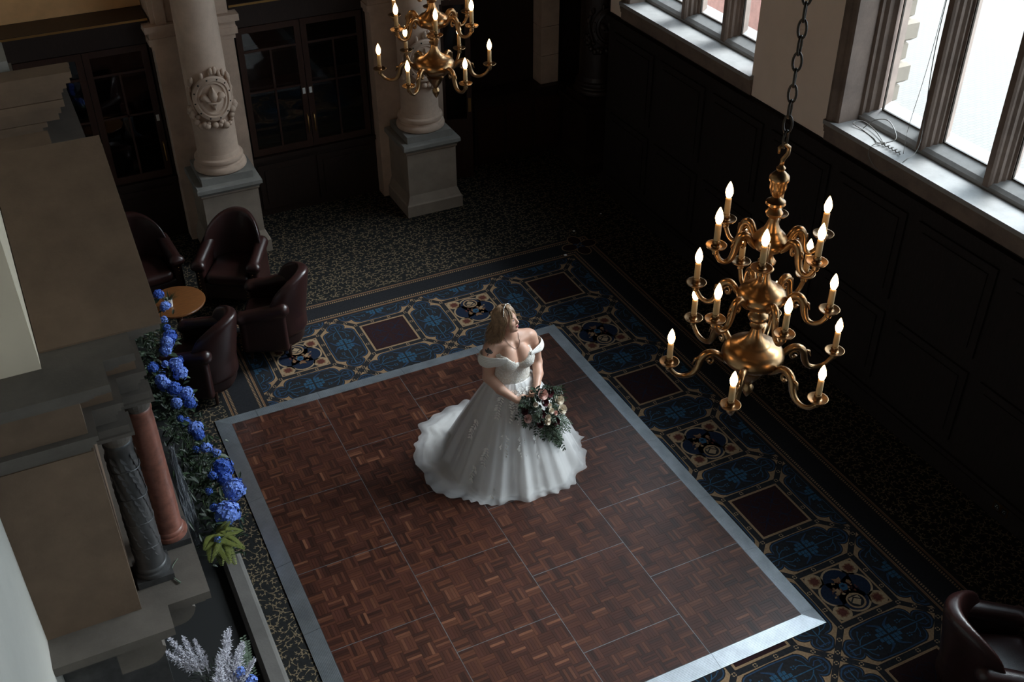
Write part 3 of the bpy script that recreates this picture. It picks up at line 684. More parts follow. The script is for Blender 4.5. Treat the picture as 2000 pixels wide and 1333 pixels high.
def column(x, y, label, detail=True):
    t = thing('stone_column', label, 'column', (x, y, 0), 0, 'columns along the bookcase wall')
    p = MB(); sq(p, .40, .40, 0, .16); sq(p, .40, .385, .16, .18); sq(p, .385, .37, .18, .22); sq(p, .37, .345, .22, .29)
    p.build('plinth', 'stone_pedestal', t)
    b = MB(); sq(b, .345, .345, .29, .88); sq(b, .345, .36, .88, .90); sq(b, .36, .36, .90, .92); b.build('pedestal', 'stone_pedestal', t)
    c = MB(); sq(c, .36, .385, .92, .965); sq(c, .40, .40, .965, 1.01); sq(c, .40, .39, 1.01, 1.03); c.build('pedestal_cap', 'stone_cap', t)
    s = MB(); sq(s, .315, .315, 1.03, 1.12); s.build('base_block', 'stone_cap', t)
    tor = [(.30, 1.12), (.318, 1.135), (.322, 1.16), (.315, 1.185), (.30, 1.20), (.285, 1.205), (.275, 1.225), (.28, 1.245), (.295, 1.25), (.298, 1.27), (.292, 1.29), (.275, 1.30), (.262, 1.305), (.258, 1.33), (.25, 1.36)]
    MB().lathe([(0.01, 1.12)]+tor+[(.01, 1.36)], 40).build('base_rings', 'stone', t, smooth=True, angle=40)
    MB().lathe([(.249, 1.35), (.25, 1.8), (.249, 2.4), (.243, 3.2), (.23, 4.0)], 40).build('shaft', 'stone', t, smooth=True, angle=40)
    MB().lathe([(.23, 4.0), (.26, 4.02), (.26, 4.06), (.23, 4.08), (.25, 4.14), (.33, 4.24), (.34, 4.3), (.34, 4.4)], 32).build('capital', 'stone', t, smooth=True, angle=40)
    rr = .249
    def W(px, pz, h):                                       # wrap a relief onto the shaft, facing the room
        a = -PI/2+px/rr; q = rr+h; return (q*math.cos(a), q*math.sin(a), pz)
    zc = 2.10; s1 = 1.3
    ca = MB(); N = 40
    el = lambda k, a, b, h: [W(a*math.cos(2*PI*i/N), zc+b*math.sin(2*PI*i/N), h) for i in range(N)]
    ca.loft([el(0, .215, .275, -.01), el(0, .215, .275, .05), el(0, .20, .26, .065), el(0, .165, .222, .065), el(0, .158, .215, .045), el(0, .145, .20, .05), el(0, .135, .188, .05), el(0, .122, .175, .03), el(0, .02, .03, .034)], cap=False)
    car = ca.build('cartouche', 'stone', t, smooth=True, angle=35)
    f = MB(); fleur(f, lambda a, b, h: W(a, zc-.02+b, .028+h*1.9), 1.65); f.build('fleur_de_lis', 'stone', car, smooth=True, angle=50)
    st = MB()
    for i in range(12):
        a = 2*PI*i/12+.2; px, pz = .182*math.cos(a), zc+.242*math.sin(a); st.blob(W(px, pz, .064), .011, .011, .011, 6, 4)
    st.build('studs', 'soot', car, smooth=True)
    rd = random.Random(5); fr = MB()
    for i in range(34):                                     # fruit swag under and beside the shield
        a = rd.uniform(-2.75, -.4); q = rd.uniform(1.12, 1.42); px, pz = .235*q*math.cos(a), zc+.02+.29*q*math.sin(a)
        r_ = rd.uniform(.026, .048); fr.blob(W(px, pz, .02+r_*.5), r_, r_, r_, 8, 6)
    for i in range(22):
        a = rd.uniform(-.5, PI+.5); q = rd.uniform(1.1, 1.25); px, pz = .23*q*math.cos(a), zc+.27*q*math.sin(a)
        r_ = rd.uniform(.02, .036); fr.blob(W(px, pz, .02+r_*.4), r_*.8, r_*.8, r_*1.5, 8, 6)
    for sg in (-1, 1):
        for q in range(3):
            fr.tube([W(sg*(.225+.03*math.sin(tt*2+q)), zc+.18-.16*tt-.1*q, .03) for tt in np.linspace(0, 1.2, 7)], [.012, .018, .02, .022, .02, .016, .008], 6)
    fr.build('fruit_swag', 'stone', t, smooth=True)
    return t
column(.957, 3.65, 'pale stone column behind the armchairs, carved fleur-de-lis cartouche in full view')
column(3.627, 3.65, 'pale stone column partly hidden behind the far chandelier')
dc = column(6.30, 3.65, 'column coloured dark for shade in the far corner beside the windowed wall')
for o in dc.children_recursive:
    o.data = o.data.copy(); o.data.materials[0] = M['dark_wood']  # corner shade put into the colour: the stone is swapped for dark wood
for k, xc in enumerate((.957, 3.627)):
    p = MB(); p.box(xc-.47, xc+.47, 3.98, 4.6, 0, 2.56)
    for z0, z1, o in ((2.56, 2.62, .02), (2.62, 2.70, .05), (2.70, 2.78, .035), (2.78, 2.86, .08)): p.box(xc-.47-o, xc+.47+o, 3.98-o, 4.6, z0, z1)
    p.box(xc-.45, xc+.45, 4.0, 4.6, 2.86, 4.6)
    o = p.build('pier', 'stone', wb)
    for z in (.7, 1.25, 1.8, 2.3): pass
    ar = MB()
    for q, rr_ in ((0, .02), (1, .045), (2, .02)): ar.box(xc-.40+q*.27, xc-.28+q*.27, 3.97-rr_, 4.0, 2.86, 4.6)
    ar.build('arch_moulding', 'stone', o)

def bookcase(x0, x1, label, ndoor, ztop=2.80):
    t = thing('bookcase', label, 'bookcase', ((x0+x1)/2, 4.35, 0), 0, 'glazed bookcases along the far wall'); w = x1-x0; hw = w/2; yf = -.17
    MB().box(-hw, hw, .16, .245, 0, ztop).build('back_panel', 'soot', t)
    for s in (-1, 1): MB().box(s*hw-(.03 if s > 0 else 0), s*hw+(.03 if s < 0 else 0), yf, .16, 0, ztop).build('side_panel', 'dark_wood', t)
    b = MB(); b.box(-hw+.03, hw-.03, yf, .16, 0, .80).box(-hw, hw, yf-.04, .16, .80, .86)
    base = b.build('base_cabinet', 'dark_wood', t)
    for k in range(ndoor):
        a = -hw+.06+k*(w-.12)/ndoor; c = a+(w-.12)/ndoor
        q = MB(); q.box(a+.02, c-.02, yf-.02, yf+.001, .10, .74).box(a+.10, c-.10, yf-.03, yf-.018, .18, .66); q.build('cupboard_door', 'dark_wood', base)
    for z in (1.28, 1.75, 2.2): MB().box(-hw+.03, hw-.03, yf+.07, .16, z, z+.025).build('shelf', 'dark_wood', t)
    c = MB(); c.box(-hw, hw, yf-.02, .16, ztop-.20, ztop).box(-hw, hw, yf-.06, .16, ztop, ztop+.04).box(-hw, hw, yf-.10, .16, ztop+.04, ztop+.09).box(-hw, hw, yf-.14, .16, ztop+.09, ztop+.13)
    cr = c.build('cornice', 'dark_wood', t)
    MB().box(-hw, hw, yf-.145, yf-.138, ztop+.10, ztop+.125).build('gilt_fillet', 'gilt', cr)
    for k in range(ndoor):
        a = -hw+.05+k*(w-.10)/ndoor+.004; e = -hw+.05+(k+1)*(w-.10)/ndoor-.004; z0, z1 = .88, ztop-.21
        f = MB(); f.box(a, a+.075, yf-.02, yf+.02, z0, z1).box(e-.075, e, yf-.02, yf+.02, z0, z1).box(a+.075, e-.075, yf-.02, yf+.02, z0, z0+.09).box(a+.075, e-.075, yf-.02, yf+.02, z1-.075, z1)
        dr = f.build('door', 'door_wood', t)
        m_ = (a+e)/2; zb = z1-.31; zm = (z0+.09+zb)/2+.12
        g = MB(); g.box(a+.075, e-.075, yf-.017, yf+.012, zb-.014, zb+.014).box(a+.075, e-.075, yf-.017, yf+.012, zm-.012, zm+.012).box(m_-.012, m_+.012, yf-.017, yf+.012, z0+.09, zb-.014)
        g.build('glazing_bar', 'door_wood', dr)
        for (xa, xb, za, zc_) in ((a+.075, e-.075, zb+.014, z1-.075), (a+.075, m_-.012, zm+.012, zb-.014), (m_+.012, e-.075, zm+.012, zb-.014), (a+.075, m_-.012, z0+.09, zm-.012), (m_+.012, e-.075, z0+.09, zm-.012)):
            MB().box(xa, xb, yf-.004, yf, za, zc_).build('pane', 'book_glass', dr)
        hx_ = e-.04 if k % 2 == 0 else a+.04
        h = MB(); h.tube([(hx_, yf-.02, 1.08), (hx_, yf-.055, 1.10), (hx_, yf-.06, 1.20), (hx_, yf-.055, 1.32), (hx_, yf-.02, 1.34)], .008, 6); h.build('handle', 'gilt', dr, smooth=True)
        n = MB(); n.box(hx_-.018, hx_+.018, yf-.0215, yf-.0205, 1.62, 1.70); n.build('notice', 'paper_white', dr)
    return t
bookcase(-1.86, .485, 'dark glazed bookcase in the far left corner under a wall coloured as if lit warm orange', 3)
bookcase(1.43, 3.155, 'dark glazed bookcase with brass door pulls between the two stone columns', 2)
# doorway right of the second column: open glazed leaf, panelled screen and stone pier
d = thing('glazed_door', 'open dark glazed door leaf right of the stone column', 'door', (4.11, 4.10, 0), R(-14))
f = MB(); f.box(0, .07, -.02, .02, 0, 2.6).box(.36, .43, -.02, .02, 0, 2.6).box(.07, .36, -.02, .02, 0, .9).box(.07, .36, -.02, .02, 2.5, 2.6).box(.07, .36, -.015, .015, 1.65, 1.69)
f.build('frame', 'door_wood', d)
for z0, z1 in ((.9, 1.65), (1.69, 2.5)): MB().box(.07, .36, -.003, .003, z0, z1).build('pane', 'book_glass', d)
MB().box(.375, .415, -.028, -.02, 1.0, 1.2).build('push_plate', 'gilt', d)
s = thing('panelled_screen', 'low dark wood screen in the shadowed far doorway', 'screen', (5.4, 4.4, 0))
b = MB(); b.box(-.72, .72, -.14, .14, 0, .98).box(-.76, .76, -.18, .18, .98, 1.03); b.build('body', 'dark_wood', s)
for k in range(3): MB().box(-.68+k*.46, -.28+k*.46, -.155, -.139, .12, .88).build('panel', 'door_wood', s)
sp = bpy.data.objects.new('trim_1', None); C.objects.link(sp); sp.location = (5.91, 4.45, 1.03); struct(sp)
for k in range(8):
    q = MB(); z = k*.42; q.loft([[(-.14, -.12, z+.004), (.14, -.12, z+.004), (.14, .13, z+.004), (-.14, .13, z+.004)], [(-.14, -.12, z+.416), (.14, -.12, z+.416), (.14, .13, z+.416), (-.14, .13, z+.416)]])
    q.build('stone_block', 'stone', sp)

# ---------------------------------------------------------------- chimneypiece on the left wall
CY = -0.80
ch = thing('chimneypiece', 'tall carved stone chimneypiece with broken pediment on the left wall', 'fireplace', (-1.4, CY, 0))
def cp(mb, name, mat, par=None, **k):
    mb.v = [(x+1.4, y-CY, z) for x, y, z in mb.v]; return mb.build(name, mat, par or ch, **k)
def stepped(steps, back=-1.879):                            # near-side outline [(x, y)...] mirrored about CY
    near = [(x, y) for x, y in steps]; far = [(x, 2*CY-y) for x, y in steps[::-1]]
    return [(back, near[0][1])]+near+far+[(back, far[-1][1])]
# base: jambs, opening, shelf
cp(MB().box(-1.879, -1.20, -3.30, -2.05, .06, 1.26), 'jamb', 'dark_marble'); cp(MB().box(-1.879, -1.20, .45, 1.70, .06, 1.26), 'jamb', 'dark_marble')
cp(MB().box(-1.879, -1.20, -2.05, .45, 1.02, 1.26), 'lintel', 'stone_warm'); cp(MB().box(-1.879, -1.80, -2.05, .45, .06, 1.02), 'fireback', 'soot')
hs = cp(MB().box(-1.879, -.565, -3.72, 2.12, 0, .06), 'hearth', 'soot')
kb = MB(); prof = [(-.56, 0), (-.39, 0), (-.39, .11), (-.405, .135), (-.425, .145), (-.53, .145), (-.56, .12)]
kb.loft([[(x+.475, yy+3.1, z) for x, z in prof] for yy in (-4.3, -1.88)]); kbo = kb.build('hearth_kerb', 'kerb_stone', None, loc=(-.475, -3.1, 0)); tag(kbo, 'low grey stone kerb on the floor in front of the hearth', 'kerb')
for yy in (-3.50, -3.24, 1.64, 1.90):
    x1 = -1.18 if yy in (-3.50, 1.90) else -.92
    c = MB(); pts = [(x1-.02, 1.24), (x1-.02, 1.17)]+[(x1-.13+.13*math.cos(t), 1.17-.15*math.sin(t)) for t in np.linspace(.15, PI/2, 7)]+[(-1.5, 1.02), (-1.5, 1.24)]
    c.loft([[(x, yy+o, z) for x, z in pts] for o in (-.055, .055)]); cp(c, 'corbel', 'stone_grey')
S1 = [(-1.10, -3.65), (-1.10, -3.435), (-.81, -3.435)]
s = MB(); s.prism(stepped(S1), 1.33, 1.40); s.prism(stepped([(x-.04, y+.04) for x, y in S1]), 1.28, 1.33); s.prism(stepped([(x-.08, y+.08) for x, y in S1]), 1.24, 1.28)
cp(s, 'mantel_shelf', 'stone_grey')
cp(MB().box(-1.879, -1.266, -3.39, 1.79, 1.40, 2.83), 'overmantel', 'stone_warm')
S2 = [(-1.22, -3.44), (-1.22, -3.18), (-1.03, -3.18), (-1.03, -2.91), (-.84, -2.91)]
ins = lambda S, o: [(x-o, y+o) for x, y in S]
a = MB(); a.prism(stepped(ins(S2, .06)), 2.80, 2.86); a.prism(stepped(ins(S2, .045)), 2.86, 2.90); a.prism(stepped(ins(S2, .02)), 2.90, 2.935); a.prism(stepped(S2), 2.935, 2.972)
cp(a, 'architrave', 'stone_grey')
f = MB(); f.prism(stepped(ins(S2, .05)), 2.972, 3.24); cp(f, 'frieze', 'stone_warm')
S3 = [(-1.083, -3.55), (-1.083, -3.30), (-.90, -3.30), (-.90, -3.03), (-.70, -3.03)]
c = MB()
for o, z0, z1 in ((.13, 3.22, 3.25), (.10, 3.25, 3.28), (.075, 3.28, 3.31), (.03, 3.31, 3.335), (.0, 3.335, 3.388)): c.prism(stepped(ins(S3, o)), z0, z1)
cp(c, 'cornice', 'stone_grey')
for sg in (1, -1):                                          # the two halves of the broken pediment
    # section across the slope: x against depth below the top face
    sec = [(-1.41, .0), (-.69, .0), (-.688, -.035), (-.70, -.05), (-.725, -.085), (-.765, -.125), (-.785, -.15), (-.80, -.16), (-.80, -.175), (-.79, -.19), (-.80, -.26), (-.835, -.27), (-.84, -.32), (-.95, -.325), (-.96, -.38), (-.99, -.42), (-1.04, -.45), (-1.05, -.49), (-1.06, -.66), (-1.41, -.66)]
    rings = []
    for yy, zt in ((-3.055, 3.40), (-1.545, 4.022)):
        yv = yy if sg > 0 else 2*CY-yy
        rings.append([(x, yv, max(zt+h, 3.386)) for x, h in sec])
    p = MB(); p.loft(rings if sg < 0 else rings[::-1]); cp(p, 'pediment_half', 'stone_warm')
for yy, xx, mat in ((-2.80, -.945, 'red_marble'), (-3.09, -1.125, 'dark_marble'), (2*CY+2.80, -.945, 'red_marble'), (2*CY+3.09, -1.125, 'dark_marble')):
    prof = [(.125, 1.455), (.13, 1.47), (.125, 1.49), (.112, 1.495), (.115, 1.51), (.108, 1.525), (.102, 1.53), (.100, 1.56), (.100, 1.9), (.093, 2.5), (.088, 2.60), (.094, 2.61), (.094, 2.625), (.088, 2.635)]
    m_ = MB().lathe([(rr, z) for rr, z in prof], 28, (xx, yy, 0)); col = cp(m_, 'column', mat, smooth=True, angle=40)
    q = MB(); q.box(xx-.125, xx+.125, yy-.125, yy+.125, 1.40, 1.455); q2 = cp(q, 'column_base', 'dark_marble', col)
    k = MB(); k.lathe([(.088, 2.635), (.092, 2.65), (.11, 2.68), (.115, 2.70), (.115, 2.72)], 24, (xx, yy, 0)); k.box(xx-.115, xx+.115, yy-.115, yy+.115, 2.72, 2.745).box(xx-.095, xx+.095, yy-.095, yy+.095, 2.745, 2.80); cp(k, 'capital', 'stone_grey', col)
    if mat == 'dark_marble':                                # carved leaf bands around the dark shaft
        w = MB(); rd = random.Random(3)
        for z in np.arange(1.62, 2.55, .062):
            for i in range(9):
                a = 2*PI*i/9+z*9; ln = .04
                w.leaf((xx+.099*math.cos(a), yy+.099*math.sin(a), z), (-.15*math.cos(a)+.45*math.sin(a), -.15*math.sin(a)-.45*math.cos(a), .9), (math.cos(a), math.sin(a), 0), .075, .04, .1, -.05)
        for z in (1.72, 1.95, 2.18, 2.42): w.tube([(xx+.099*math.cos(t), yy+.099*math.sin(t), z+.008*math.sin(3*t)) for t in np.linspace(0, 2*PI, 25)[:-1]], .005, 5, closed=True)
        cp(w, 'carved_leaves', 'dark_marble', col)
# pedestal block inside the broken pediment
ped = MB(); ped.box(-1.41, -1.02, -1.10, -.50, 3.388, 3.62).box(-1.41, -.98, -1.14, -.46, 3.62, 3.67); cp(ped, 'pediment_block', 'stone_warm')
# moulded return on the inner end of the far half, stepping out towards the top
mr = MB(); ye = 2*CY+1.545
for z0, z1, o, xr in ((3.386, 3.50, .02, -1.05), (3.50, 3.56, .05, -1.00), (3.56, 3.60, .075, -.96), (3.60, 3.66, .06, -.86), (3.66, 3.72, .085, -.835), (3.72, 3.78, .12, -.80), (3.78, 3.84, .10, -.80), (3.84, 3.88, .13, -.785), (3.88, 3.93, .16, -.755), (3.93, 3.975, .19, -.72), (3.975, 4.022, .21, -.70)):
    mr.box(-1.41, xr, ye-o, ye+.01, z0, z1)
cp(mr, 'moulding_return', 'stone_warm')
wd = MB(); wd.box(-1.41, -1.12, ye+.05, ye+.5, 4.0, 4.09); cp(wd, 'capping_block', 'stone_cap')

# ================================================================ CHANDELIERS
def chandelier(x, y, zb, label):
    t = thing('chandelier', label, 'chandelier', (x, y, zb), 0, 'brass chandeliers hanging on chains')
    L = lambda pr: [(rr, z) for rr, z in pr]
    MB().lathe([(.004, -.30), (.014, -.285), (.03, -.255), (.034, -.23), (.018, -.205), (.03, -.185), (.055, -.15), (.075, -.11), (.078, -.10), (.06, -.09), (.105, -.065)], 28).build('finial', 'brass', t, smooth=True, angle=50)
    MB().lathe([(.105, -.065), (.12, -.058), (.126, -.05), (.155, -.034), (.172, -.014), (.176, .004), (.172, .022), (.157, .046), (.13, .064), (.094, .076), (.09, .082), (.082, .088), (.06, .105), (.04, .135), (.03, .165), (.026, .185)], 36).build('lower_bowl', 'brass', t, smooth=True, angle=50)
    MB().lathe([(.026, .185), (.038, .195), (.042, .205), (.03, .217), (.028, .225), (.05, .24), (.058, .258), (.05, .276), (.03, .288), (.028, .30), (.036, .31), (.03, .325)], 24).build('knop', 'brass', t, smooth=True, angle=50)
    MB().lathe([(.03, .325), (.075, .335), (.112, .352), (.13, .376), (.134, .395), (.128, .415), (.108, .437), (.08, .45), (.076, .456), (.066, .462), (.045, .482), (.032, .51), (.025, .545)], 32).build('middle_bowl', 'brass', t, smooth=True, angle=50)
    MB().lathe([(.025, .545), (.04, .555), (.044, .565), (.03, .578), (.028, .585), (.045, .60), (.048, .612), (.035, .63), (.028, .645), (.032, .665)], 24).build('knop', 'brass', t, smooth=True, angle=50)
    MB().lathe([(.032, .665), (.055, .68), (.08, .70), (.093, .73), (.09, .752), (.078, .772), (.064, .782), (.062, .79), (.05, .80), (.045, .808), (.034, .83), (.024, .86), (.024, .875)], 30).build('upper_bowl', 'brass', t, smooth=True, angle=50)
    MB().lathe([(.024, .875), (.04, .89), (.045, .905), (.035, .92), (.024, .93), (.03, .945), (.052, .955), (.05, .968), (.03, .98), (.02, .995), (.034, 1.015), (.044, 1.05), (.042, 1.075), (.052, 1.09), (.05, 1.11), (.03, 1.13), (.018, 1.14), (.024, 1.155), (.012, 1.17)], 24).build('stem', 'brass', t, smooth=True, angle=50)
    hk = MB(); hk.tube([(0, 0, 1.165), (.004, 0, 1.20), (.03, 0, 1.225), (.032, 0, 1.26), (0, 0, 1.285), (-.03, 0, 1.27), (-.028, 0, 1.24)], [.012, .012, .011, .011, .01, .009, .006], 8); hk.build('hook', 'brass', t, smooth=True)
    # one arm mesh per tier; each arm is its own part with pan, candle and bulb under it
    def arm_mesh(Rr, r0, dz):
        w = Rr-r0; b = MB()
        pts = [(r0-.01, -.03), (r0+.08*w, .0), (r0+.22*w, .045), (r0+.36*w, .048), (r0+.46*w, .015), (r0+.50*w, -.04), (r0+.58*w, -.085), (r0+.72*w, -.10), (r0+.86*w, -.085), (r0+.96*w, -.05), (Rr, -.025)]
        fine = []
        for i in range(len(pts)-1):
            p0, p1, p2, p3 = [np.array(pts[min(max(i+k, 0), len(pts)-1)]) for k in (-1, 0, 1, 2)]
            for q in (0, .33, .66): fine.append(.5*(2*p1+(p2-p0)*q+(2*p0-5*p1+4*p2-p3)*q*q+(3*p1-p0-3*p2+p3)*q**3))
        fine.append(np.array(pts[-1])); n = len(fine)
        b.tube([(q[0], 0, q[1]+dz) for q in fine], [.0105+.0085*math.sin(PI*min(1, i/n*1.5))*(1 if i/n < .66 else 0)+.003 for i in range(n)], 8)
        cx, cz = r0+.30*w, .0
        b.tube([(cx+.16*w*.55*math.cos(tt)*(1-tt/9), 0, dz+cz-.004+.035*math.sin(tt)*(1-tt/9)) for tt in np.linspace(.2, 6.0, 14)], [.009]*13+[.012], 6)
        b.tube([(r0+.46*w, 0, dz+.02), (r0+.56*w, 0, dz+.015), (r0+.60*w, 0, dz-.02)], [.012, .009, .003], 6)
        b.lathe([(.006, -.05), (.014, -.045), (.02, -.03), (.014, -.018), (.02, -.008)], 10, (Rr, 0, dz))
        me = b.mesh('arm'); me.materials.append(M['brass']); me.polygons.foreach_set('use_smooth', [True]*len(me.polygons)); return me
    pan = MB().lathe([(.006, -.012), (.03, -.006), (.052, .002), (.057, .011), (.052, .010), (.03, .002), (.018, .002), (.016, .012), (.022, .022), (.016, .032), (.018, .042), (.0, .042)], 20).mesh('drip_pan'); pan.materials.append(M['brass'])
    cd = MB().lathe([(.017, .03), (.0165, .13), (.012, .132), (.011, .138)], 14).mesh('candle_tube'); cd.materials.append(M['candle'])
    bu = MB().lathe([(.010, .135), (.016, .145), (.021, .165), (.0205, .178), (.015, .20), (.008, .218), (.002, .23)], 14).mesh('bulb'); bu.materials.append(M['bulb'])
    for me in (pan, cd, bu): me.polygons.foreach_set('use_smooth', [True]*len(me.polygons))
    for Rr, r0, dz, a0 in ((.475, .14, -.02, -20), (.36, .11, .385, 12), (.295, .085, .735, -15)):
        am = arm_mesh(Rr, r0, dz)
        for k in range(6):
            a = link('arm', am, t); a.rotation_euler = (0, 0, R(a0+60*k))
            for nm, me in (('drip_pan', pan), ('candle_tube', cd), ('bulb', bu)): link(nm, me, a, None, (Rr, 0, dz))
    lk = MB()                                               # chain of oval links up to the ceiling
    N = 16; lk.tube([(.021*math.cos(2*PI*i/N), 0, .046*math.sin(2*PI*i/N)) for i in range(N)], .0065, 6, closed=True)
    me = lk.mesh('chain_link'); me.materials.append(M['iron']); me.polygons.foreach_set('use_smooth', [True]*len(me.polygons))
    z = 1.31; k = 0
    while zb+z < H-.03:
        o = link('chain_link', me, t, None, (0, 0, z)); o.rotation_euler = (0, 0, R(20+90*(k % 2)+(k*17) % 23)); z += .079; k += 1
    MB().lathe([(.02, H-zb-.08), (.05, H-zb-.06), (.09, H-zb-.01), (.09, H-zb)], 20).build('ceiling_rose', 'brass', t, smooth=True)
    return t
chandelier(2.2, -5.15, 3.585, 'large three-tier brass chandelier on a long chain, nearest the windows')
chandelier(2.2, -.55, 3.665, 'farther brass chandelier, hanging in front of a stone column')

# ================================================================ LEATHER ARMCHAIRS
def chair_parts():
    st = .014
    def back(P):
        x, y, z = P[..., 0], P[..., 1], P[..., 2]
        q = P.copy(); q[..., 0] = x-.30*(y/.36)**2+.16*np.clip(z-.45, 0, 1)
        prof = sd_box(np.stack([y*0, y, z], -1), (0, 0, .50), (1, .30, .26), .06)
        arch = (((np.abs(y)/.335)**2.4+(np.abs(z-.66)/.335)**2.4)**(1/2.4)-1)*.33
        sh = smin(prof, arch, .05); sl = np.abs(q[..., 0]+.30)-.055
        dd = smax(sh, sl, .06); 
        bead = np.abs(np.sqrt(np.maximum(sh+.03, 0)**2+(q[..., 0]+.265)**2))-.03
        return smin(dd, bead, .03)
    def arm(s):
        def f(P):
            a = sd_cap(P, (-.16, s*.315, .66), (.27, s*.325, .585), .078, .068)
            w = sd_box(P, (.06, s*.315, .37), (.245, .052, .24), .04)
            c = sd_cap(P, (.30, s*.29, .575), (.30, s*.36, .575), .055)
            fr = sd_box(P, (.285, s*.32, .36), (.035, .05, .22), .03)
            return smin(smin(a, w, .03), smin(c, fr, .03), .025)
        return f
    seat = lambda P: smin(sd_box(P, (.05, 0, .40), (.285, .258, .075), .06), sd_ell(P, (.05, 0, .44), (.24, .2, .055)), .04)
    base = lambda P: smax(sd_box(P, (0, 0, .24), (.31, .345, .12), .04), -.33+.30*(P[..., 1]/.36)**2-P[..., 0], .04)
    out = {}
    out['backrest'] = sdf_mesh('backrest', back, (-.60, -.42, .05), (.1, .42, 1.10), st)
    out['armrest_l'] = sdf_mesh('armrest', arm(1), (-.32, .2, .05), (.42, .46, .82), st); out['armrest_r'] = sdf_mesh('armrest', arm(-1), (-.32, -.46, .05), (.42, -.2, .82), st)
    out['seat'] = sdf_mesh('seat', seat, (-.3, -.32, .28), (.42, .32, .54), st); out['base'] = sdf_mesh('base', base, (-.36, -.4, .08), (.36, .4, .4), st)
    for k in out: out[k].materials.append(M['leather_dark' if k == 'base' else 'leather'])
    return out
CP = chair_parts()
lg = MB(); lg.lathe([(.014, 0), (.018, .03), (.022, .13), (.026, .16)], 10); lgm = lg.mesh('leg'); lgm.materials.append(M['leg_wood'])
wl_ = MB(); wl_.tube([(-.30, -.30, .135), (.30, -.30, .135)], .006, 5)
stud = MB()
for s_ in (-1, 1):
    for k in range(9): stud.blob((.338, s_*.32, .15+k*.045), .006, .006, .006, 6, 4)
stm = stud.mesh('stud_row'); stm.materials.append(M['gilt'])
def armchair(x, y, fx, fy, label):
    t = thing('armchair', label, 'armchair', (x, y, 0.0068), math.atan2(fy, fx), 'oxblood leather tub armchairs')
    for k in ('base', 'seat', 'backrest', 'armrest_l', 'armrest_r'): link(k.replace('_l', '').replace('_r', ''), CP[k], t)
    for px, py in ((.25, .28), (.25, -.28), (-.17, .25), (-.17, -.25)): link('leg', lgm, t, None, (px, py, 0))
    link('stud_row', stm, t)
    return t
armchair(-.28, 2.78, .12, -1, 'oxblood leather armchair behind the round table, half hidden by the chimneypiece')
armchair(.70, 2.38, -.50, -.86, 'oxblood leather armchair facing the room in front of the left stone column')
armchair(.84, 1.20, -.9, .40, 'oxblood leather armchair seen from its side, standing on the rug edge')
armchair(-.06, .72, -.85, .52, 'oxblood leather armchair nearest the blue flowers, its outer side toward us')
armchair(4.36, -5.80, .87, -.5, 'brown leather armchair cut off at the bottom right corner')
# round side table and potted grass
tb = thing('side_table', 'small round oak table between the leather armchairs', 'table', (-.12, 1.62, .004))
MB().lathe([(.004, .575), (.30, .575), (.315, .585), (.318, .597), (.312, .607), (.30, .61), (.004, .61)], 40).build('table_top', 'table_wood', tb, smooth=True, angle=40)
MB().lathe([(.05, .02), (.05, .06), (.03, .10), (.028, .3), (.04, .42), (.03, .5), (.06, .575)], 20).build('pillar', 'leg_wood', tb, smooth=True)
for k in range(3):
    a = 2*PI*k/3+.4; f = MB(); f.tube([(.03*math.cos(a), .03*math.sin(a), .09), (.14*math.cos(a), .14*math.sin(a), .06), (.24*math.cos(a), .24*math.sin(a), .018)], [.025, .02, .016], 8); f.build('foot', 'leg_wood', tb, smooth=True)
pt = thing('potted_grass', 'tuft of green grass in a small white pot on the round table', 'plant', (-.20, 1.55, .6145))
MB().lathe([(.03, 0), (.036, .0), (.042, .085), (.045, .09), (.04, .09), (.038, .075), (.003, .075)], 20).build('pot', 'pot_white', pt, smooth=True, angle=50)
g = MB(); rd = random.Random(2)
for k in range(60):
    a = rd.uniform(0, 2*PI); e = rd.uniform(.5, 1.4); q = rd.uniform(0, .03); g.leaf((q*math.cos(a), q*math.sin(a), .07), (math.cos(a)*math.cos(e), math.sin(a)*math.cos(e), math.sin(e)), (0, 0, 1), rd.uniform(.06, .13), .008, .1, .2)
g.build('grass_blades', 'leaf_mid', pt, kind='stuff')

# ================================================================ THE BRIDE
BX, BY = 2.36, -1.70
br = thing('person', 'bride in white off-shoulder lace gown standing on the dance floor, looking up to the windows', 'person', (BX, BY, .0318))
HC = np.array((-.045, -.005, 1.632)); hf = np.array((.66, -.70, .27)); hf /= np.linalg.norm(hf)
hl = np.cross((0.10, 0.05, 1.0), hf); hl /= np.linalg.norm(hl); hu = np.cross(hf, hl)          # her left, her up (z = left, up, forward)
def hp(f, s, u_): return HC+hf*f+hl*s+hu*u_
def toh(P): q = P-HC; return np.stack([q@hf, q@hl, q@hu], -1)
def torso(P):
    a = sd_ell(P, (0, .012, 1.27), (.182, .118, .17)); a = smin(a, sd_ell(P, (0, .0, 1.08), (.168, .128, .20)), .08)
    a = smin(a, sd_ell(P, (0, .01, .92), (.20, .15, .14)), .06)
    sh = sd_cap(P, (-.17, .02, 1.372), (.17, .02, 1.385), .058); a = smin(a, sh, .06)
    for s in (-1, 1):
        a = smin(a, sd_cap(P, (s*.03, .025, 1.44), (s*.15, .025, 1.385), .042, .045), .05)
        a = smin(a, sd_cap(P, (s*.04, -.065, 1.395), (s*.17, -.02, 1.405), .018), .035)       # collar bones
    a = smin(a, sd_cap(P, (0, .022, 1.40), (-.028, .008, 1.53), .056, .053), .04)
    for s in (-1, 1):
        b = sd_ell(P, (s*.078, -.105, 1.245), (.092, .088, .095)); b = smin(b, sd_ell(P, (s*.062, -.085, 1.32), (.07, .06, .07)), .04)
        a = smin(a, b, .028) if s < 0 else smin(a, b, .016)
    return a
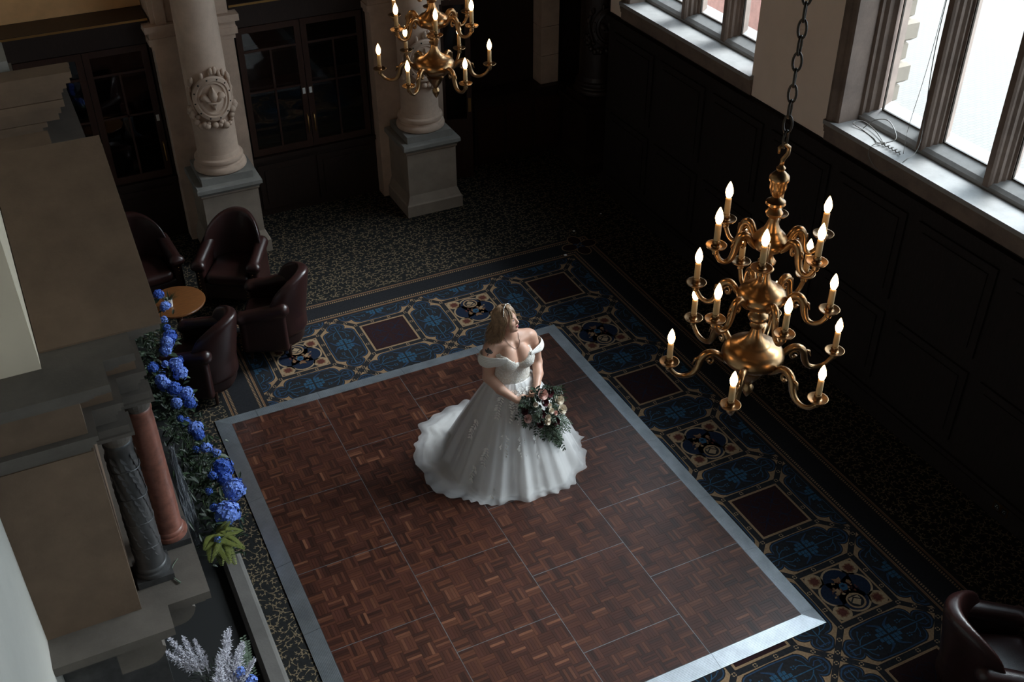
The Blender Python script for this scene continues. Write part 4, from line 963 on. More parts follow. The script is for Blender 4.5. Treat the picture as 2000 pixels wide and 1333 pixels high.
def arms(P):
    a = sd_cap(P, (-.205, .02, 1.352), (-.225, .01, 1.19), .066, .060); a = smin(a, sd_cap(P, (-.225, .01, 1.19), (-.238, .0, 1.045), .060, .049), .02)
    a = smin(a, sd_cap(P, (-.238, .0, 1.045), (-.175, -.13, .975), .050, .046), .02); a = smin(a, sd_cap(P, (-.175, -.13, .975), (-.072, -.265, .905), .046, .029), .02)
    b = sd_cap(P, (.205, .02, 1.362), (.245, .015, 1.20), .066, .060); b = smin(b, sd_cap(P, (.245, .015, 1.20), (.268, .0, 1.06), .060, .048), .02)
    b = smin(b, sd_cap(P, (.268, .0, 1.06), (.225, -.11, 1.01), .049, .046), .02); b = smin(b, sd_cap(P, (.225, -.11, 1.01), (.135, -.255, .965), .046, .029), .02)
    return a, b
def hand(P, w, d, up, side):                                 # palm, four curled fingers and a thumb round the bouquet handle
    w = np.array(w); d = np.array(d, float); d /= np.linalg.norm(d); up = np.array(up, float); up -= d*(up@d); up /= np.linalg.norm(up); n = np.cross(d, up)*side
    a = sd_cap(P, w, w+d*.05, .026, .028); a = smin(a, sd_cap(P, w+d*.055+up*.022, w+d*.055-up*.026, .019), .015)
    for k, (o, ln) in enumerate(((.030, .036), (.010, .040), (-.011, .037), (-.030, .030))):
        p0 = w+d*.065+up*o; p1 = p0+d*ln*.75+n*.010; p2 = p1+d*.006+n*ln*.75; p3 = p2-d*ln*.55+n*.008
        f = np.minimum(sd_cap(P, p0, p1, .0095, .009), np.minimum(sd_cap(P, p1, p2, .009, .0085), sd_cap(P, p2, p3, .0085, .0075)))
        a = smin(a, f, .006)
    t0 = w+d*.018+up*.026; t1 = t0+d*.028+up*.018+n*.016; t2 = t1+d*.022-up*.004+n*.018
    return smin(a, np.minimum(sd_cap(P, t0, t1, .012, .0105), sd_cap(P, t1, t2, .0105, .0085)), .008)
def head(P):
    q = toh(P); E_ = lambda c, r_: sd_ell(q, c, r_); K = lambda a, b, ra, rb=None: sd_cap(q, a, b, ra, rb)
    a = E_((-.012, 0, .028), (.096, .078, .098)); a = smin(a, E_((.030, 0, -.035), (.058, .060, .075)), .04)
    a = smin(a, E_((.040, 0, -.088), (.034, .038, .030)), .035)                                # jaw and chin
    a = smin(a, E_((.074, 0, -.098), (.016, .018, .014)), .02)
    for s in (-1, 1):
        a = smin(a, E_((.056, s*.038, -.022), (.026, .024, .026)), .02)                        # cheeks
        a = smin(a, K((.078, s*.012, .026), (.066, s*.046, .022), .010), .012)                 # brows
        a = smax(a, -E_((.094, s*.030, .004), (.016, .017, .011)), .012)                       # eye sockets
        a = smin(a, E_((.072, s*.030, .003), (.013, .015, .011)), .004)                        # lids
        a = smin(a, E_((-.010, s*.079, -.012), (.020, .009, .030)), .008)                      # ears
    a = smin(a, K((.086, 0, .012), (.106, 0, -.024), .008, .0115), .012); a = smin(a, E_((.098, 0, -.034), (.012, .016, .009)), .008)
    a = smin(a, E_((.086, 0, -.058), (.011, .022, .0065)), .006); a = smin(a, E_((.085, 0, -.069), (.011, .018, .0065)), .006)
    return a
def body(P):
    t = torso(P); a, b = arms(P); t = smin(smin(t, a, .03), b, .03)
    h = np.full(P.shape[:-1], 9.0); mk = P[..., 2] > 1.46; h[mk] = head(P[mk])
    t = smin(t, h, .022)
    mk = (P[..., 2] < 1.08) & (P[..., 1] < -.18); hh = np.full(P.shape[:-1], 9.0)
    if mk.any():
        Q = P[mk]; hh[mk] = np.minimum(hand(Q, (-.072, -.265, .905), (.9, -.42, -.05), (0.1, 0.2, 1), -1), hand(Q, (.135, -.255, .965), (-.62, -.62, -.25), (0, -.2, 1), 1))
    return smin(t, hh, .012)
put('body', sdf_mesh('body', body, (-.34, -.42, .80), (.36, .22, 1.76), .0065), 'skin', br)
ey = MB()
for s in (-1, 1): ey.blob(hp(.0785, s*.030, .003), .0085, .0085, .0085, 10, 8)
eyo = ey.build('eyes', 'eye_white', br, smooth=True)
ir = MB()
for s in (-1, 1):
    ir.blob(hp(.0840, s*.030+.0005, .0042), .0048, .0048, .0048, 8, 6)
    ir.tube([hp(.0845-.006*abs(k)**2, s*.030+k*.013, .0115-.0035*k*k) for k in np.linspace(-1, 1, 7)], .0017, 5)
ir.build('irises_and_lashes', 'eye_dark', br)
bw = MB()
for s in (-1, 1): bw.tube([hp(.089-.014*((k+1)/2)**2, s*(.014+.017*(k+1)), .026+.004*(1-k*k)) for k in np.linspace(-1, 1, 7)], [.002, .003, .003, .003, .0026, .002, .001], 5)
bw.build('eyebrows', 'hair_dark', br)
lp = MB()
lp.tube([hp(.0965-.010*k*k, k*.021, -.0575-.003*abs(k)) for k in np.linspace(-1, 1, 9)], [.001, .0035, .0045, .005, .0045, .005, .0045, .0035, .001], 6)
lp.tube([hp(.0955-.010*k*k, k*.019, -.0685+.005*k*k) for k in np.linspace(-1, 1, 9)], [.001, .003, .0045, .0055, .006, .0055, .0045, .003, .001], 6)
lp.build('lips', 'lips', br, smooth=True)
# hair: a cap under many locks, parted fringe, falling to the shoulders at her back
def haircap(P):
    q = toh(P); a = sd_ell(q, (-.018, 0, .034), (.106, .090, .106)); a = smin(a, sd_ell(q, (-.062, 0, -.055), (.058, .078, .10)), .05)
    cut = q[..., 0]-.052+.45*np.clip(.055-q[..., 2], -.02, 1)*1.1-.9*np.clip(q[..., 2]-.085, 0, 1)
    return smax(a, cut, .02)
put('hair', sdf_mesh('hair', haircap, (-.26, -.2, 1.42), (.14, .2, 1.80), .008), 'hair_dark', br)
hr = MB(); rd = random.Random(21)
skin_c = np.array((-.018, 0, .034)); sr = np.array((.108, .092, .108))
for k in range(640):
    # root near the crown parting, flowing over the skull to the sides and back, then falling free
    s = rd.choice((-1, 1)); th = R(rd.uniform(-52, 75)); ph0 = R(rd.uniform(2, 22)); pts = []; n = 14; off = rd.uniform(1.0, 1.07)
    endz = rd.uniform(1.37, 1.45) if rd.random() < .7 else rd.uniform(1.42, 1.52); wv = rd.uniform(0, 6); spread = rd.uniform(.6, 1.3)
    for i in range(n):
        t = i/(n-1)
        if t < .5:
            ph = ph0+(R(100)-ph0)*t/.5
            v = np.array((-math.sin(th+.5*t)*math.sin(ph*.55)-.05, s*math.sin(ph)*max(.25, math.cos(th)), math.cos(ph)))
            v = v/np.linalg.norm(v); w = hp(*(skin_c+v*sr*off)); last = w
        else:
            f = (t-.5)/.5; sw = .015*math.sin(f*6.5+2.2*th+1.5*s)*(f**.7)+.004*math.sin(f*11+wv); tgt = np.array((last[0]-(.03*f+.035*f*f)*spread+sw, last[1]+.035*f*spread+sw, last[2]+(endz-last[2])*f))
            c = np.array((-.028, .01)); dv = tgt[:2]-c; dl = np.linalg.norm(dv)+1e-6
            if dl < .08: tgt[:2] = c+dv/dl*.08
            w = tgt
        pts.append(tuple(w))
    rw = rd.uniform(.6, 1.15); hr.tube(pts, [rw*(.0022+.0036*math.sin(PI*min(1, .12+.88*i/(n-1))))*(1 if i < n-3 else (n-1-i)/3+.08) for i in range(n)], 4)
for k in range(60):                                          # fringe swept across the forehead and framing the cheek
    s = rd.choice((-1, 1, 1)); a0 = rd.uniform(-.02, .03); e = rd.uniform(.03, .078); low = rd.uniform(.0, .03) if e < .05 else rd.uniform(-.10, -.02)
    P0 = (.02, a0, .142); P1 = (.078, a0+s*e*.25, .112); P2 = (.098-.25*e, s*e*.75, .060+low*.2); P3 = (.094-.55*e, s*(e+.012), low)
    hr.tube([tuple(hp(*[(1-t)**3*P0[i]+3*t*(1-t)**2*P1[i]+3*t*t*(1-t)*P2[i]+t**3*P3[i] for i in range(3)])) for t in np.linspace(0, 1, 9)], [.002, .0035, .004, .004, .004, .0038, .0034, .0026, .001], 4)
hr.build('hair_locks', 'hair', br, smooth=True, kind='stuff')
hb = MB(); hb.tube([hp(.025, .098*math.sin(t), .034+.116*math.cos(t)) for t in np.linspace(-1.25, 1.25, 25)], .0028, 6)
for t in np.linspace(-1.2, 1.2, 26): hb.blob(hp(.027, .100*math.sin(t), .034+.119*math.cos(t)), .0048, .0048, .0048, 6, 4)
hb.build('beaded_headband', 'silver', br, smooth=True)
def onto(f, p, off):                                         # pull a point onto the body's surface
    p = np.array(p, float)
    for _ in range(6):
        g = np.array([f((p+e)[None])[0]-f((p-e)[None])[0] for e in np.eye(3)*.002])/.004; g /= np.linalg.norm(g)+1e-9
        p = p-g*(f(p[None])[0]-off)
    return p, g
kp = [(-.075, .0, 1.455), (-.07, -.045, 1.435), (-.05, -.085, 1.405), (-.015, -.108, 1.372), (.018, -.108, 1.376), (.045, -.085, 1.41), (.055, -.04, 1.442), (.055, .0, 1.46)]
kf = []
for i in range(len(kp)-1):
    p0, p1, p2, p3 = [np.array(kp[min(max(i+k, 0), len(kp)-1)]) for k in (-1, 0, 1, 2)]
    for q in (0, .25, .5, .75): kf.append(onto(torso, .5*(2*p1+(p2-p0)*q+(2*p0-5*p1+4*p2-p3)*q*q+(3*p1-p0-3*p2+p3)*q**3), .003)[0])
nk = MB(); nk.tube(kf, .0016, 6); nk.build('necklace', 'eye_dark', br)
tt = MB(); armf = lambda P: np.minimum(arms(P)[0], torso(P))  # leaf tattoo on her right upper arm
c0, g0 = onto(armf, (-.25, -.045, 1.345), .002); e1 = np.cross(g0, (0, 0, 1.0)); e1 /= np.linalg.norm(e1); e2 = np.cross(e1, g0)
for a, ln in ((-75, .055), (-35, .065), (5, .07), (45, .06), (150, .03)):
    dx, dy = math.sin(R(a)), math.cos(R(a)); up_ = []; dn_ = []
    for k in np.linspace(0, 1, 7):
        w_ = .013*math.sin(PI*k)*ln/.06
        for lst, sg in ((up_, 1), (dn_, -1)): lst.append(onto(armf, c0+(e1*(dx*ln*k+sg*dy*w_)+e2*(dy*ln*k-sg*dx*w_)), .0022)[0])
    tt.loft([up_, dn_], cap=False, close=False)
tt.build('tattoo', 'ink', br)
# ---- bodice
def neckline(x): ax_ = np.abs(x); return 1.245+.085*np.clip(ax_/.115, 0, 1)**1.2-.035*np.clip((ax_-.14)/.06, 0, 1)
def bod(o, zlo):
    def f(P):
        t = torso(P)-o; z = P[..., 2]; nl = np.where(P[..., 1] < .02, neckline(P[..., 0]), 1.26)
        return smax(smax(t, z-nl, .004), zlo-z, .004)
    return f
bd_me = sdf_mesh('bodice', bod(.009, .985), (-.24, -.24, .95), (.24, .18, 1.38), .0065)
bo = put('bodice', bd_me, 'lace', br)
lm = MB(); vv = np.array([v.co[:] for v in bd_me.vertices]); nn = np.array([v.normal[:] for v in bd_me.vertices]); rd = random.Random(8)
idx = [i for i in range(len(vv)) if nn[i][1] < .3 and vv[i][2] < neckline(vv[i][0])+.004 and vv[i][2] > 1.0]
for k in range(420):
    i = rd.choice(idx); n_ = Vector(nn[i]); dd = Vector((rd.uniform(-1, 1), rd.uniform(-.4, .4), rd.uniform(-1, 1))); dd -= n_*dd.dot(n_)
    if dd.length < .1: continue
    lm.leaf(Vector(vv[i])+n_*.003, dd, n_, rd.uniform(.012, .026), .009, .1, -.08)
lm.build('lace_appliques', 'lace_leaf', bo, kind='stuff')
# ---- off-shoulder sleeves: gathered ribbons round the upper arms
def sleeve(path, hts, name):
    P = [Vector(p) for p in path]; fine = []
    for i in range(len(P)-1):
        p0, p1, p2, p3 = P[max(i-1, 0)], P[i], P[i+1], P[min(i+2, len(P)-1)]
        for q in np.linspace(0, 1, 6, endpoint=False): fine.append(.5*((2*p1)+(p2-p0)*q+(2*p0-5*p1+4*p2-p3)*q*q+(3*p1-p0-3*p2+p3)*q**3))
    fine.append(P[-1]); n = len(fine); ctr = sum(fine, Vector())/n; rows = []
    for j in range(33):
        v = j/32; row = []
        for i, p in enumerate(fine):
            h = np.interp(i/(n-1), np.linspace(0, 1, len(hts)), hts); out = (p-ctr); out.z = 0; out.normalize()
            bulge = .018*math.sin(PI*v)+.0042*math.cos(j*PI/2+.5*math.sin(i*.5))*math.sin(PI*v)**.5; tw = .03*v*math.sin(PI*i/(n-1))
            row.append(p+out*(bulge*math.sin(PI*min(1, .15+i/(n-1)*.8))+tw*.35)+Vector((0, 0, -h*v)))
        rows.append(row)
    m_ = MB(); m_.loft(rows, cap=False, close=False); o = m_.build(name, 'chiffon', br, smooth=True)
    md = o.modifiers.new('thickness', 'SOLIDIFY'); md.thickness = .004; return o
sleeve([(-.118, -.172, 1.332), (-.19, -.135, 1.335), (-.268, -.06, 1.325), (-.300, .02, 1.32), (-.262, .09, 1.315), (-.16, .125, 1.30)], [.045, .085, .115, .12, .10, .06], 'sleeve')
sleeve([(.118, -.172, 1.335), (.19, -.125, 1.332), (.272, -.055, 1.315), (.312, .02, 1.31), (.275, .09, 1.31), (.17, .125, 1.30)], [.035, .06, .09, .10, .09, .06], 'sleeve')
# ---- skirt: satin, gathered tulle over it, train spread to her right and behind
ANG = [-180, -165, -140, -110, -90, -60, -30, 0, 20, 45, 70, 90, 110, 130, 150, 165, 180]
RAD = [.86, .82, .71, .63, .64, .68, .68, .67, .68, .70, .76, .88, .95, .95, .92, .88, .86]
def hemR(a): return np.interp((math.degrees(a)+180) % 360-180, ANG, RAD)
def skirt_pt(a, t, o=0.0, ext=0.0, fold=1.0, seed=0.0):
    Rh = hemR(a)+ext; R0 = min(Rh, .70)
    w = np.array((.178, .140)); c_, s_ = math.cos(a), math.sin(a); r0 = 1/math.hypot(c_/w[0], s_/w[1])
    f1 = fold*(.022*(1-1.6*abs(math.sin(5.5*a+.4)))+.014*(1-1.8*abs(math.sin(9.5*a+1.3+.6*math.sin(2*a))))+.006*math.sin(31*a+.4))
    if t < .78:
        q = t/.78; rr = r0+(R0*.93-r0)*(q**.92); z = 1.005*(1-q**1.04)+.055*q
    else:
        q = (t-.78)/.22; rr = R0*.93+(Rh-R0*.93)*q; z = .055*(1-q)**1.5+.006
        if Rh > .72: z += .03*abs(math.sin(7*a+9*q))*math.sin(PI*q)*(Rh-.70)*3
        else: z = .055*(1-q)+.004
    g = .10+.9*min(1.0, t*1.25)**1.2
    rr = rr+o+f1*g*1.25
    return Vector((rr*c_, rr*s_-.012*(1-t), z+ (o*.3 if t > .75 else 0)))
def skirt(name, mat, o, ext, fold, seed, nu=300, nv=46, ruffle=0.0, par=br):
    rows = []
    for j in range(nv):
        t = j/(nv-1); row = []
        for i in range(nu):
            a = 2*PI*i/nu; p = skirt_pt(a, t, o, ext, fold, seed)
            if ruffle and t > .86:
                q = (t-.86)/.14; p += Vector((math.cos(a), math.sin(a), 0))*ruffle*q*math.sin(29*a+4*math.sin(5*a)+3*math.sin(3*a+1))+Vector((0, 0, ruffle*.9*q*(1+math.sin(23*a+1+3*math.sin(4*a))))); 
            row.append(p)
        rows.append(row)
    m_ = MB(); m_.loft(rows, cap=False); return m_.build(name, mat, par, smooth=True)
sk = skirt('skirt', 'satin', 0, -.035, 1.0, 0.0)
skirt('tulle_overskirt', 'tulle', .010, .012, 1.0, 0, ruffle=.010, par=sk)
skirt('tulle_overlay', 'tulle', .018, .034, 1.0, 0, nu=300, ruffle=.014, par=sk)
ap = MB(); rd = random.Random(4)
def sprig(a, t, ln, n):
    for k in range(n):
        tk = t+ln*k/n; ak = a+.02*math.sin(k*1.1); p = skirt_pt(ak, tk, .026, .0, 1.0, 0); pn = skirt_pt(ak, tk+.02, .026, .0, 1.0, 0); up = Vector((math.cos(ak), math.sin(ak), .35)).normalized()
        dn = (pn-p).normalized(); sd = dn.cross(up)
        for s in (-1, 1): ap.leaf(p, dn*.5+sd*s*rd.uniform(.5, 1.0), up, rd.uniform(.03, .05), .017, .1, -.03)
        if k % 4 == 1:
            for q in range(5): ap.leaf(p+sd*.02, sd*math.cos(q*1.26)+dn*math.sin(q*1.26), up, .022, .016, .1, -.05)
for a, t, ln, n in ((-100, .06, .24, 12), (-80, .05, .20, 10), (-120, .05, .22, 11), (-62, .06, .18, 9), (-140, .08, .16, 9), (-84, .38, .22, 11), (-88, .66, .16, 9), (-125, .34, .16, 9), (-112, .55, .14, 8), (-145, .45, .14, 8), (-155, .62, .12, 7), (-50, .5, .15, 8), (-132, .72, .1, 6), (-170, .3, .15, 8), (-70, .03, .14, 8), (-110, .03, .16, 9), (-90, .02, .12, 7), (-50, .04, .14, 8), (-40, .22, .14, 8), (-66, .30, .14, 8), (-104, .36, .14, 8)): sprig(R(a), t, ln, n)
ap.build('lace_sprigs', 'lace_leaf', sk, kind='stuff')

# ---------------------------------------------------------------- bouquet
bq = thing('bouquet', 'cascading bouquet of cream, pink and wine roses held by the bride', 'bouquet', (BX+.03, BY-.30, .90))
BO = np.array((BX+.03, BY-.30, .90))
def rose(name, c, rad, mat, d=(0, -.75, .65), seed=0):
    rd = random.Random(seed); d = Vector(d).normalized(); x_ = d.cross(Vector((0, 0, 1))).normalized(); y_ = d.cross(x_); m_ = MB(); c = Vector(c)
    for ring, (n, op, h) in enumerate(((3, .22, 1.0), (5, .5, .95), (6, .8, .75), (7, 1.05, .45))):
        for k in range(n):
            a = 2*PI*k/n+ring*.6+rd.uniform(-.1, .1); rows = []
            for i in range(4):
                v = i/3; row = []
                for j in range(5):
                    w = (j/4-.5)*2; aa = a+w*(2.4/n+.25)*(.55+.45*math.sin(PI*(.2+.7*v))); rr_ = rad*op*(.35+.65*v**.7)+rad*.10*max(0, v-.6)*ring; hh = rad*(h*v*.9-.35*(1-v))-rad*.12*w*w*v
                    row.append(c+x_*(rr_*math.cos(aa))+y_*(rr_*math.sin(aa))+d*hh)
                rows.append(row)
            m_.loft(rows, cap=False, close=False)
    return m_.build(name, mat, bq, smooth=True)
def bw_(x, y, z): return tuple(np.array((x, y, z))-BO)
# roses: position in the room, radius, colour
RS = [((2.482, -2.06, 1.03), .040, 'rose_pink'), ((2.49, -2.09, .955), .030, 'rose_wine'), ((2.56, -2.03, 1.0), .038, 'rose_wine'), ((2.66, -2.05, .90), .038, 'rose_cream'), ((2.68, -2.08, .80), .036, 'rose_cream'),
      ((2.40, -2.08, .955), .020, 'rose_cream'), ((2.545, -2.12, .86), .022, 'rose_cream'), ((2.505, -2.13, .80), .023, 'rose_cream'), ((2.50, -2.13, .755), .026, 'rose_cream'), ((2.33, -2.06, .80), .033, 'rose_pink'),
      ((2.31, -2.04, .88), .028, 'rose_wine'), ((2.44, -2.10, .72), .028, 'rose_wine'), ((2.60, -2.10, .80), .018, 'rose_pink'), ((2.53, -2.11, .92), .018, 'rose_cream'), ((2.60, -2.10, .70), .034, 'rose_wine'), ((2.45, -2.10, .84), .032, 'rose_wine'), ((2.63, -2.08, .62), .026, 'rose_wine')]
for i, (c, rad, mat) in enumerate(RS): rose('rose', bw_(c[0], c[1]-.035, c[2]), rad*1.12, mat, (.15, -.8, .6), i)
lf = {'leaf_dark': MB(), 'leaf_mid': MB(), 'leaf_pale': MB()}; rd = random.Random(12)
def frond(b, d, ln, n, mat, lw=.016):
    b = Vector(b); d = Vector(d).normalized()
    for k in range(n):
        t = (k+1)/n; p = b+d*ln*t+Vector((0, 0, -.10*ln*t*t)); sd = d.cross(Vector((0, -.6, .8))).normalized()
        for s in (-1, 1): lf[mat].leaf(p, d*.6+sd*s, Vector((rd.uniform(-.3, .3), -1, .6)), rd.uniform(.028, .05)*(1.15-.5*t), lw, .15, .1)
    lf[mat].leaf(b+d*ln, d, (0, -1, .5), .045, lw, .1, .1)
for k in range(86):
    a = rd.uniform(0, 2*PI); q = math.sqrt(rd.random()); x = 2.49+.17*q*math.cos(a); z = .87+.17*q*math.sin(a); y = -2.05+.05*q
    d = (math.cos(a)*.7+rd.uniform(-.3, .3)+.1, -.45, math.sin(a)*.5+rd.uniform(-.5, .2)); frond(bw_(x, y, z), d, rd.uniform(.06, .13), 5, rd.choice(('leaf_dark', 'leaf_dark', 'leaf_mid')))
for k in range(46):                                          # trailing greenery, down to her left
    t = rd.random(); x = 2.50+.13*t+rd.uniform(-.10, .09)*(1-.5*t); z = .78-.30*t; frond(bw_(x, -2.08-.03*t, z), (rd.uniform(-.35, .55), -.35, -.8), rd.uniform(.08, .15), 6, rd.choice(('leaf_dark', 'leaf_mid', 'leaf_mid', 'leaf_pale')))
for k in range(14): frond(bw_(rd.uniform(2.52, 2.7), -2.10, rd.uniform(.62, .85)), (rd.uniform(.1, .8), -.5, -.5), .10, 6, 'leaf_pale', .012)
for k in range(8): frond(bw_(rd.uniform(2.38, 2.46), -2.10, rd.uniform(.84, .92)), (rd.uniform(-.2, .3), -.6, -.6), .07, 5, 'leaf_pale', .014)
for mt, nm in (('leaf_dark', 'dark_foliage'), ('leaf_mid', 'green_foliage'), ('leaf_pale', 'pale_foliage')): lf[mt].build(nm, mt, bq, kind='stuff')
s = MB()
for k in range(9):
    a = 2*PI*k/9; s.tube([bw_(2.47+.012*math.cos(a), -2.02, .80), bw_(2.43+.016*math.cos(a), -2.0+.016*math.sin(a), .93), bw_(2.42+.02*math.cos(a), -1.985+.02*math.sin(a), 1.0)], .006, 6)
s.build('stems', 'stem_green', bq)

# ================================================================ FLOWERS ROUND THE HEARTH
def ball_bloom(seed, rad, mat, n=52):
    rd = random.Random(seed); m_ = MB()
    for k in range(n):
        z = 1-1.55*(k+.5)/n; a = k*2.39996; rr_ = math.sqrt(max(0, 1-z*z)); nrm = Vector((rr_*math.cos(a), rr_*math.sin(a), z)); p = nrm*rad*rd.uniform(.74, 1.12)
        x_ = nrm.cross(Vector((.3, .2, 1))).normalized(); y_ = nrm.cross(x_); t0 = rd.uniform(0, PI); s = rad*rd.uniform(.30, .44)
        for q in range(4):
            t = t0+q*PI/2; dv = x_*math.cos(t)+y_*math.sin(t); sv = nrm.cross(dv)
            m_.add([p, p+dv*s*.6+sv*s*.45+nrm*s*.12, p+dv*s*1.05+nrm*s*rd.uniform(-.1, .3), p+dv*s*.6-sv*s*.45+nrm*s*.12], [(0, 1, 2, 3)])
    me = m_.mesh('hydrangea_bloom'); me.materials.append(M[mat]); return me
HB = [ball_bloom(k, .066, 'hydrangea' if k % 3 else 'hydrangea_deep') for k in range(6)]
HS = [ball_bloom(20+k, .042, 'hydrangea_deep' if k % 2 else 'hydrangea', 30) for k in range(4)]
gl = thing('flower_garland', 'garland of blue hydrangeas and dark greenery along the hearth kerb', 'flowers', (-.52, -.30, 0.06))
GO = Vector((-.52, -.30, .06))
# blooms: position in the room and size class
BL = [(-.300,1.36,.90,.8),(-.275,1.20,.84,.85),(-.335,1.02,.80,.7),(-.345,.60,.86,1.0),(-.395,.50,.86,.95),(-.43,.46,.80,.9),(-.35,.66,.78,.8),(-.385,.17,.80,1.05),(-.375,.10,.74,1.0),(-.60,.22,.80,.8),(-.57,.02,.78,.8),(-.55,-.02,.74,.95),(-.48,-.16,.76,1.0),
      (-.39,-.22,.72,.95),(-.50,-.33,.72,.8),(-.385,-.36,.70,.85),(-.42,-.70,.66,.95),(-.47,-.52,.62,.75),(-.41,-.76,.62,.8),(-.385,-.90,.56,.8),(-.31,-.96,.52,.75),(-.305,-1.20,.52,1.3),(-.285,-1.50,.50,1.4),(-.41,-1.75,.48,1.6),(-.32,-1.27,.46,1.0),(-.49,-1.42,.50,.6),(-.56,-1.98,.44,.55),(-.33,.95,.74,.7),(-.47,.32,.74,.7),(-.33,.38,.70,.75),(-.53,.24,.70,.65),(-.44,-.05,.66,.7),(-.34,-.10,.64,.6),(-.52,-.55,.70,.6),(-.37,-.58,.58,.65),(-.47,-.88,.56,.6),(-.36,-1.08,.44,.7),(-.42,-1.30,.56,.75),(-.36,-1.62,.40,.8),(-.50,-1.64,.50,.6)]
for i, (x, y, z, s) in enumerate(BL):
    me = HB[i % 6] if s >= .8 else HS[i % 4]
    o = link('hydrangea_bloom', me, gl, None, Vector((x, y, z))-GO); o.rotation_euler = (R(-18+(i*37) % 30), R(12+(i*23) % 25), i*1.7); k = s*(1.0 if s >= .8 else 1.3); o.scale = (k, k, k)
rd = random.Random(31); L1, L2, L3 = MB(), MB(), MB()
for k in range(1300):
    t = rd.random(); y = -2.0+3.5*t; h = .25+.55*min(1, (t+.1)*1.1); x = rd.gauss(-.53+.05*math.sin(6*t), .095); z = rd.uniform(.12, .40+.50*min(1, t+.15)); p = Vector((x, y, z))-GO
    a = rd.uniform(0, 2*PI); dv = Vector((math.cos(a)*.8+.25, math.sin(a)*.8, rd.uniform(-.5, .9)))
    (L1 if k % 5 else L2).leaf(p, dv, (0, 0, 1), rd.uniform(.05, .12), rd.uniform(.018, .04), .12, .2)
for k in range(70):                                          # broad hydrangea leaves beside the blooms
    b = BL[k % len(BL)]; a = rd.uniform(0, 2*PI); L2.leaf(Vector(b[:3])-GO-Vector((0, 0, .04)), (math.cos(a), math.sin(a), rd.uniform(-.3, .2)), (0, 0, 1), rd.uniform(.09, .14), .065, .12, .25)
for k in range(16):                                          # pale berry sprigs
    t = rd.random(); p = Vector((rd.uniform(-.68, -.5), -1.3+2.0*t, .45+.4*t))-GO
    for q in range(12): L3.blob(p+Vector((rd.gauss(0, .022), rd.gauss(0, .022), rd.gauss(0, .018))), .007, .007, .007, 6, 4)
    for q in range(4): a = rd.uniform(0, 2*PI); L3.leaf(p, (math.cos(a), math.sin(a), .2), (0, 0, 1), .05, .025, .1, .2)
L1.build('dark_foliage', 'leaf_dark', gl, kind='stuff'); L2.build('broad_leaves', 'leaf_mid', gl, kind='stuff'); L3.build('berry_sprigs', 'leaf_pale', gl, kind='stuff')
st = MB()
for k in range(40):
    t = rd.random(); y = -1.95+3.4*t; st.tube([Vector((-.50, y, .062))-GO, Vector((-.50+rd.uniform(-.08, .1), y+rd.uniform(-.1, .1), .28))-GO, Vector((-.46+rd.uniform(-.12, .14), y+rd.uniform(-.15, .15), .45+.35*t))-GO], .004, 5)
st.build('stems', 'stem_green', gl, kind='stuff')
fn = MB()
def fern(b, d, ln, up=(0, 0, 1)):
    b = Vector(b); d = Vector(d).normalized(); n = 22; ln *= 1.2
    for k in range(n):
        t = (k+.5)/n; p = b+d*ln*t-Vector((0, 0, .35*ln*t*t)); sd = d.cross(Vector(up)).normalized()
        for s in (-1, 1): fn.leaf(p, sd*s+d*.5, up, .36*ln*(1-t)**.7*min(1, t*5+.3)+.010, .013*ln/.2, .05, .2)
for k, (dx, dy, dz, ln) in enumerate(((.55, -.7, .15, .21), (.1, -1, .0, .24), (-.45, -.9, .1, .22), (.9, -.2, .25, .19), (.3, -.9, -.35, .22), (-.15, -1, -.3, .20), (.75, -.55, -.2, .20), (-.6, -.6, .3, .17), (.5, .1, .5, .16), (.2, -.5, .6, .15))):
    fern(Vector((-.55, -1.90, .43))-GO, (dx, dy, dz), ln)
fn.build('fern_fronds', 'fern', gl, kind='stuff')
nt_ = MB()                                                   # grey dried net hanging beside the red column
for k in range(110):
    a = rd.uniform(-1, 1); pts = []
    for i in range(9):
        t = i/8; w = .02+.07*t**1.4; pts.append(Vector((-.72+.01*t+a*w*.7+rd.gauss(0, .008), -1.52-.18*t+rd.gauss(0, .010)+a*w*.5, 1.18-.98*t+rd.gauss(0, .01)))-GO)
    nt_.tube(pts, .0018, 3)
nt_.build('dried_net', 'net_grey', gl, kind='stuff')
# white plume arrangement at the near end of the hearth
wp = thing('plume_arrangement', 'arrangement of white feathery plumes and green fir at the near hearth end', 'flowers', (-.88, -3.42, .06))
WO = Vector((-.88, -3.42, .06)); P1, P2, P3 = MB(), MB(), MB(); rd = random.Random(77)
MB().lathe([(.07, 0), (.10, .02), (.12, .14), (.11, .2), (.12, .22), (.10, .22), (.09, .19), (.01, .19)], 24).build('bowl', 'dark_marble', wp, smooth=True)
def plume(b, tip, w, n=520):
    w *= .95
    b = Vector(b)-WO; tip = Vector(tip)-WO; d = tip-b
    P1.tube([b, b+d*.5+Vector((0, 0, .02)), tip], [.004, .003, .002], 5)
    for k in range(n):
        t = .15+.85*rd.random(); p = b+d*t; dv = Vector((rd.gauss(0, 1), rd.gauss(0, 1), rd.gauss(0, .8))).normalized(); ln = w*(1.1-t)**.7*rd.uniform(.5, 1.1)
        p = p+dv*ln*rd.random()*.75; P1.leaf(p, dv*.8+d.normalized()*.5+Vector((rd.gauss(0, .5), rd.gauss(0, .5), rd.gauss(0, .5))), (0, 0, 1), .012+ln*.28, .007, .1, .1)
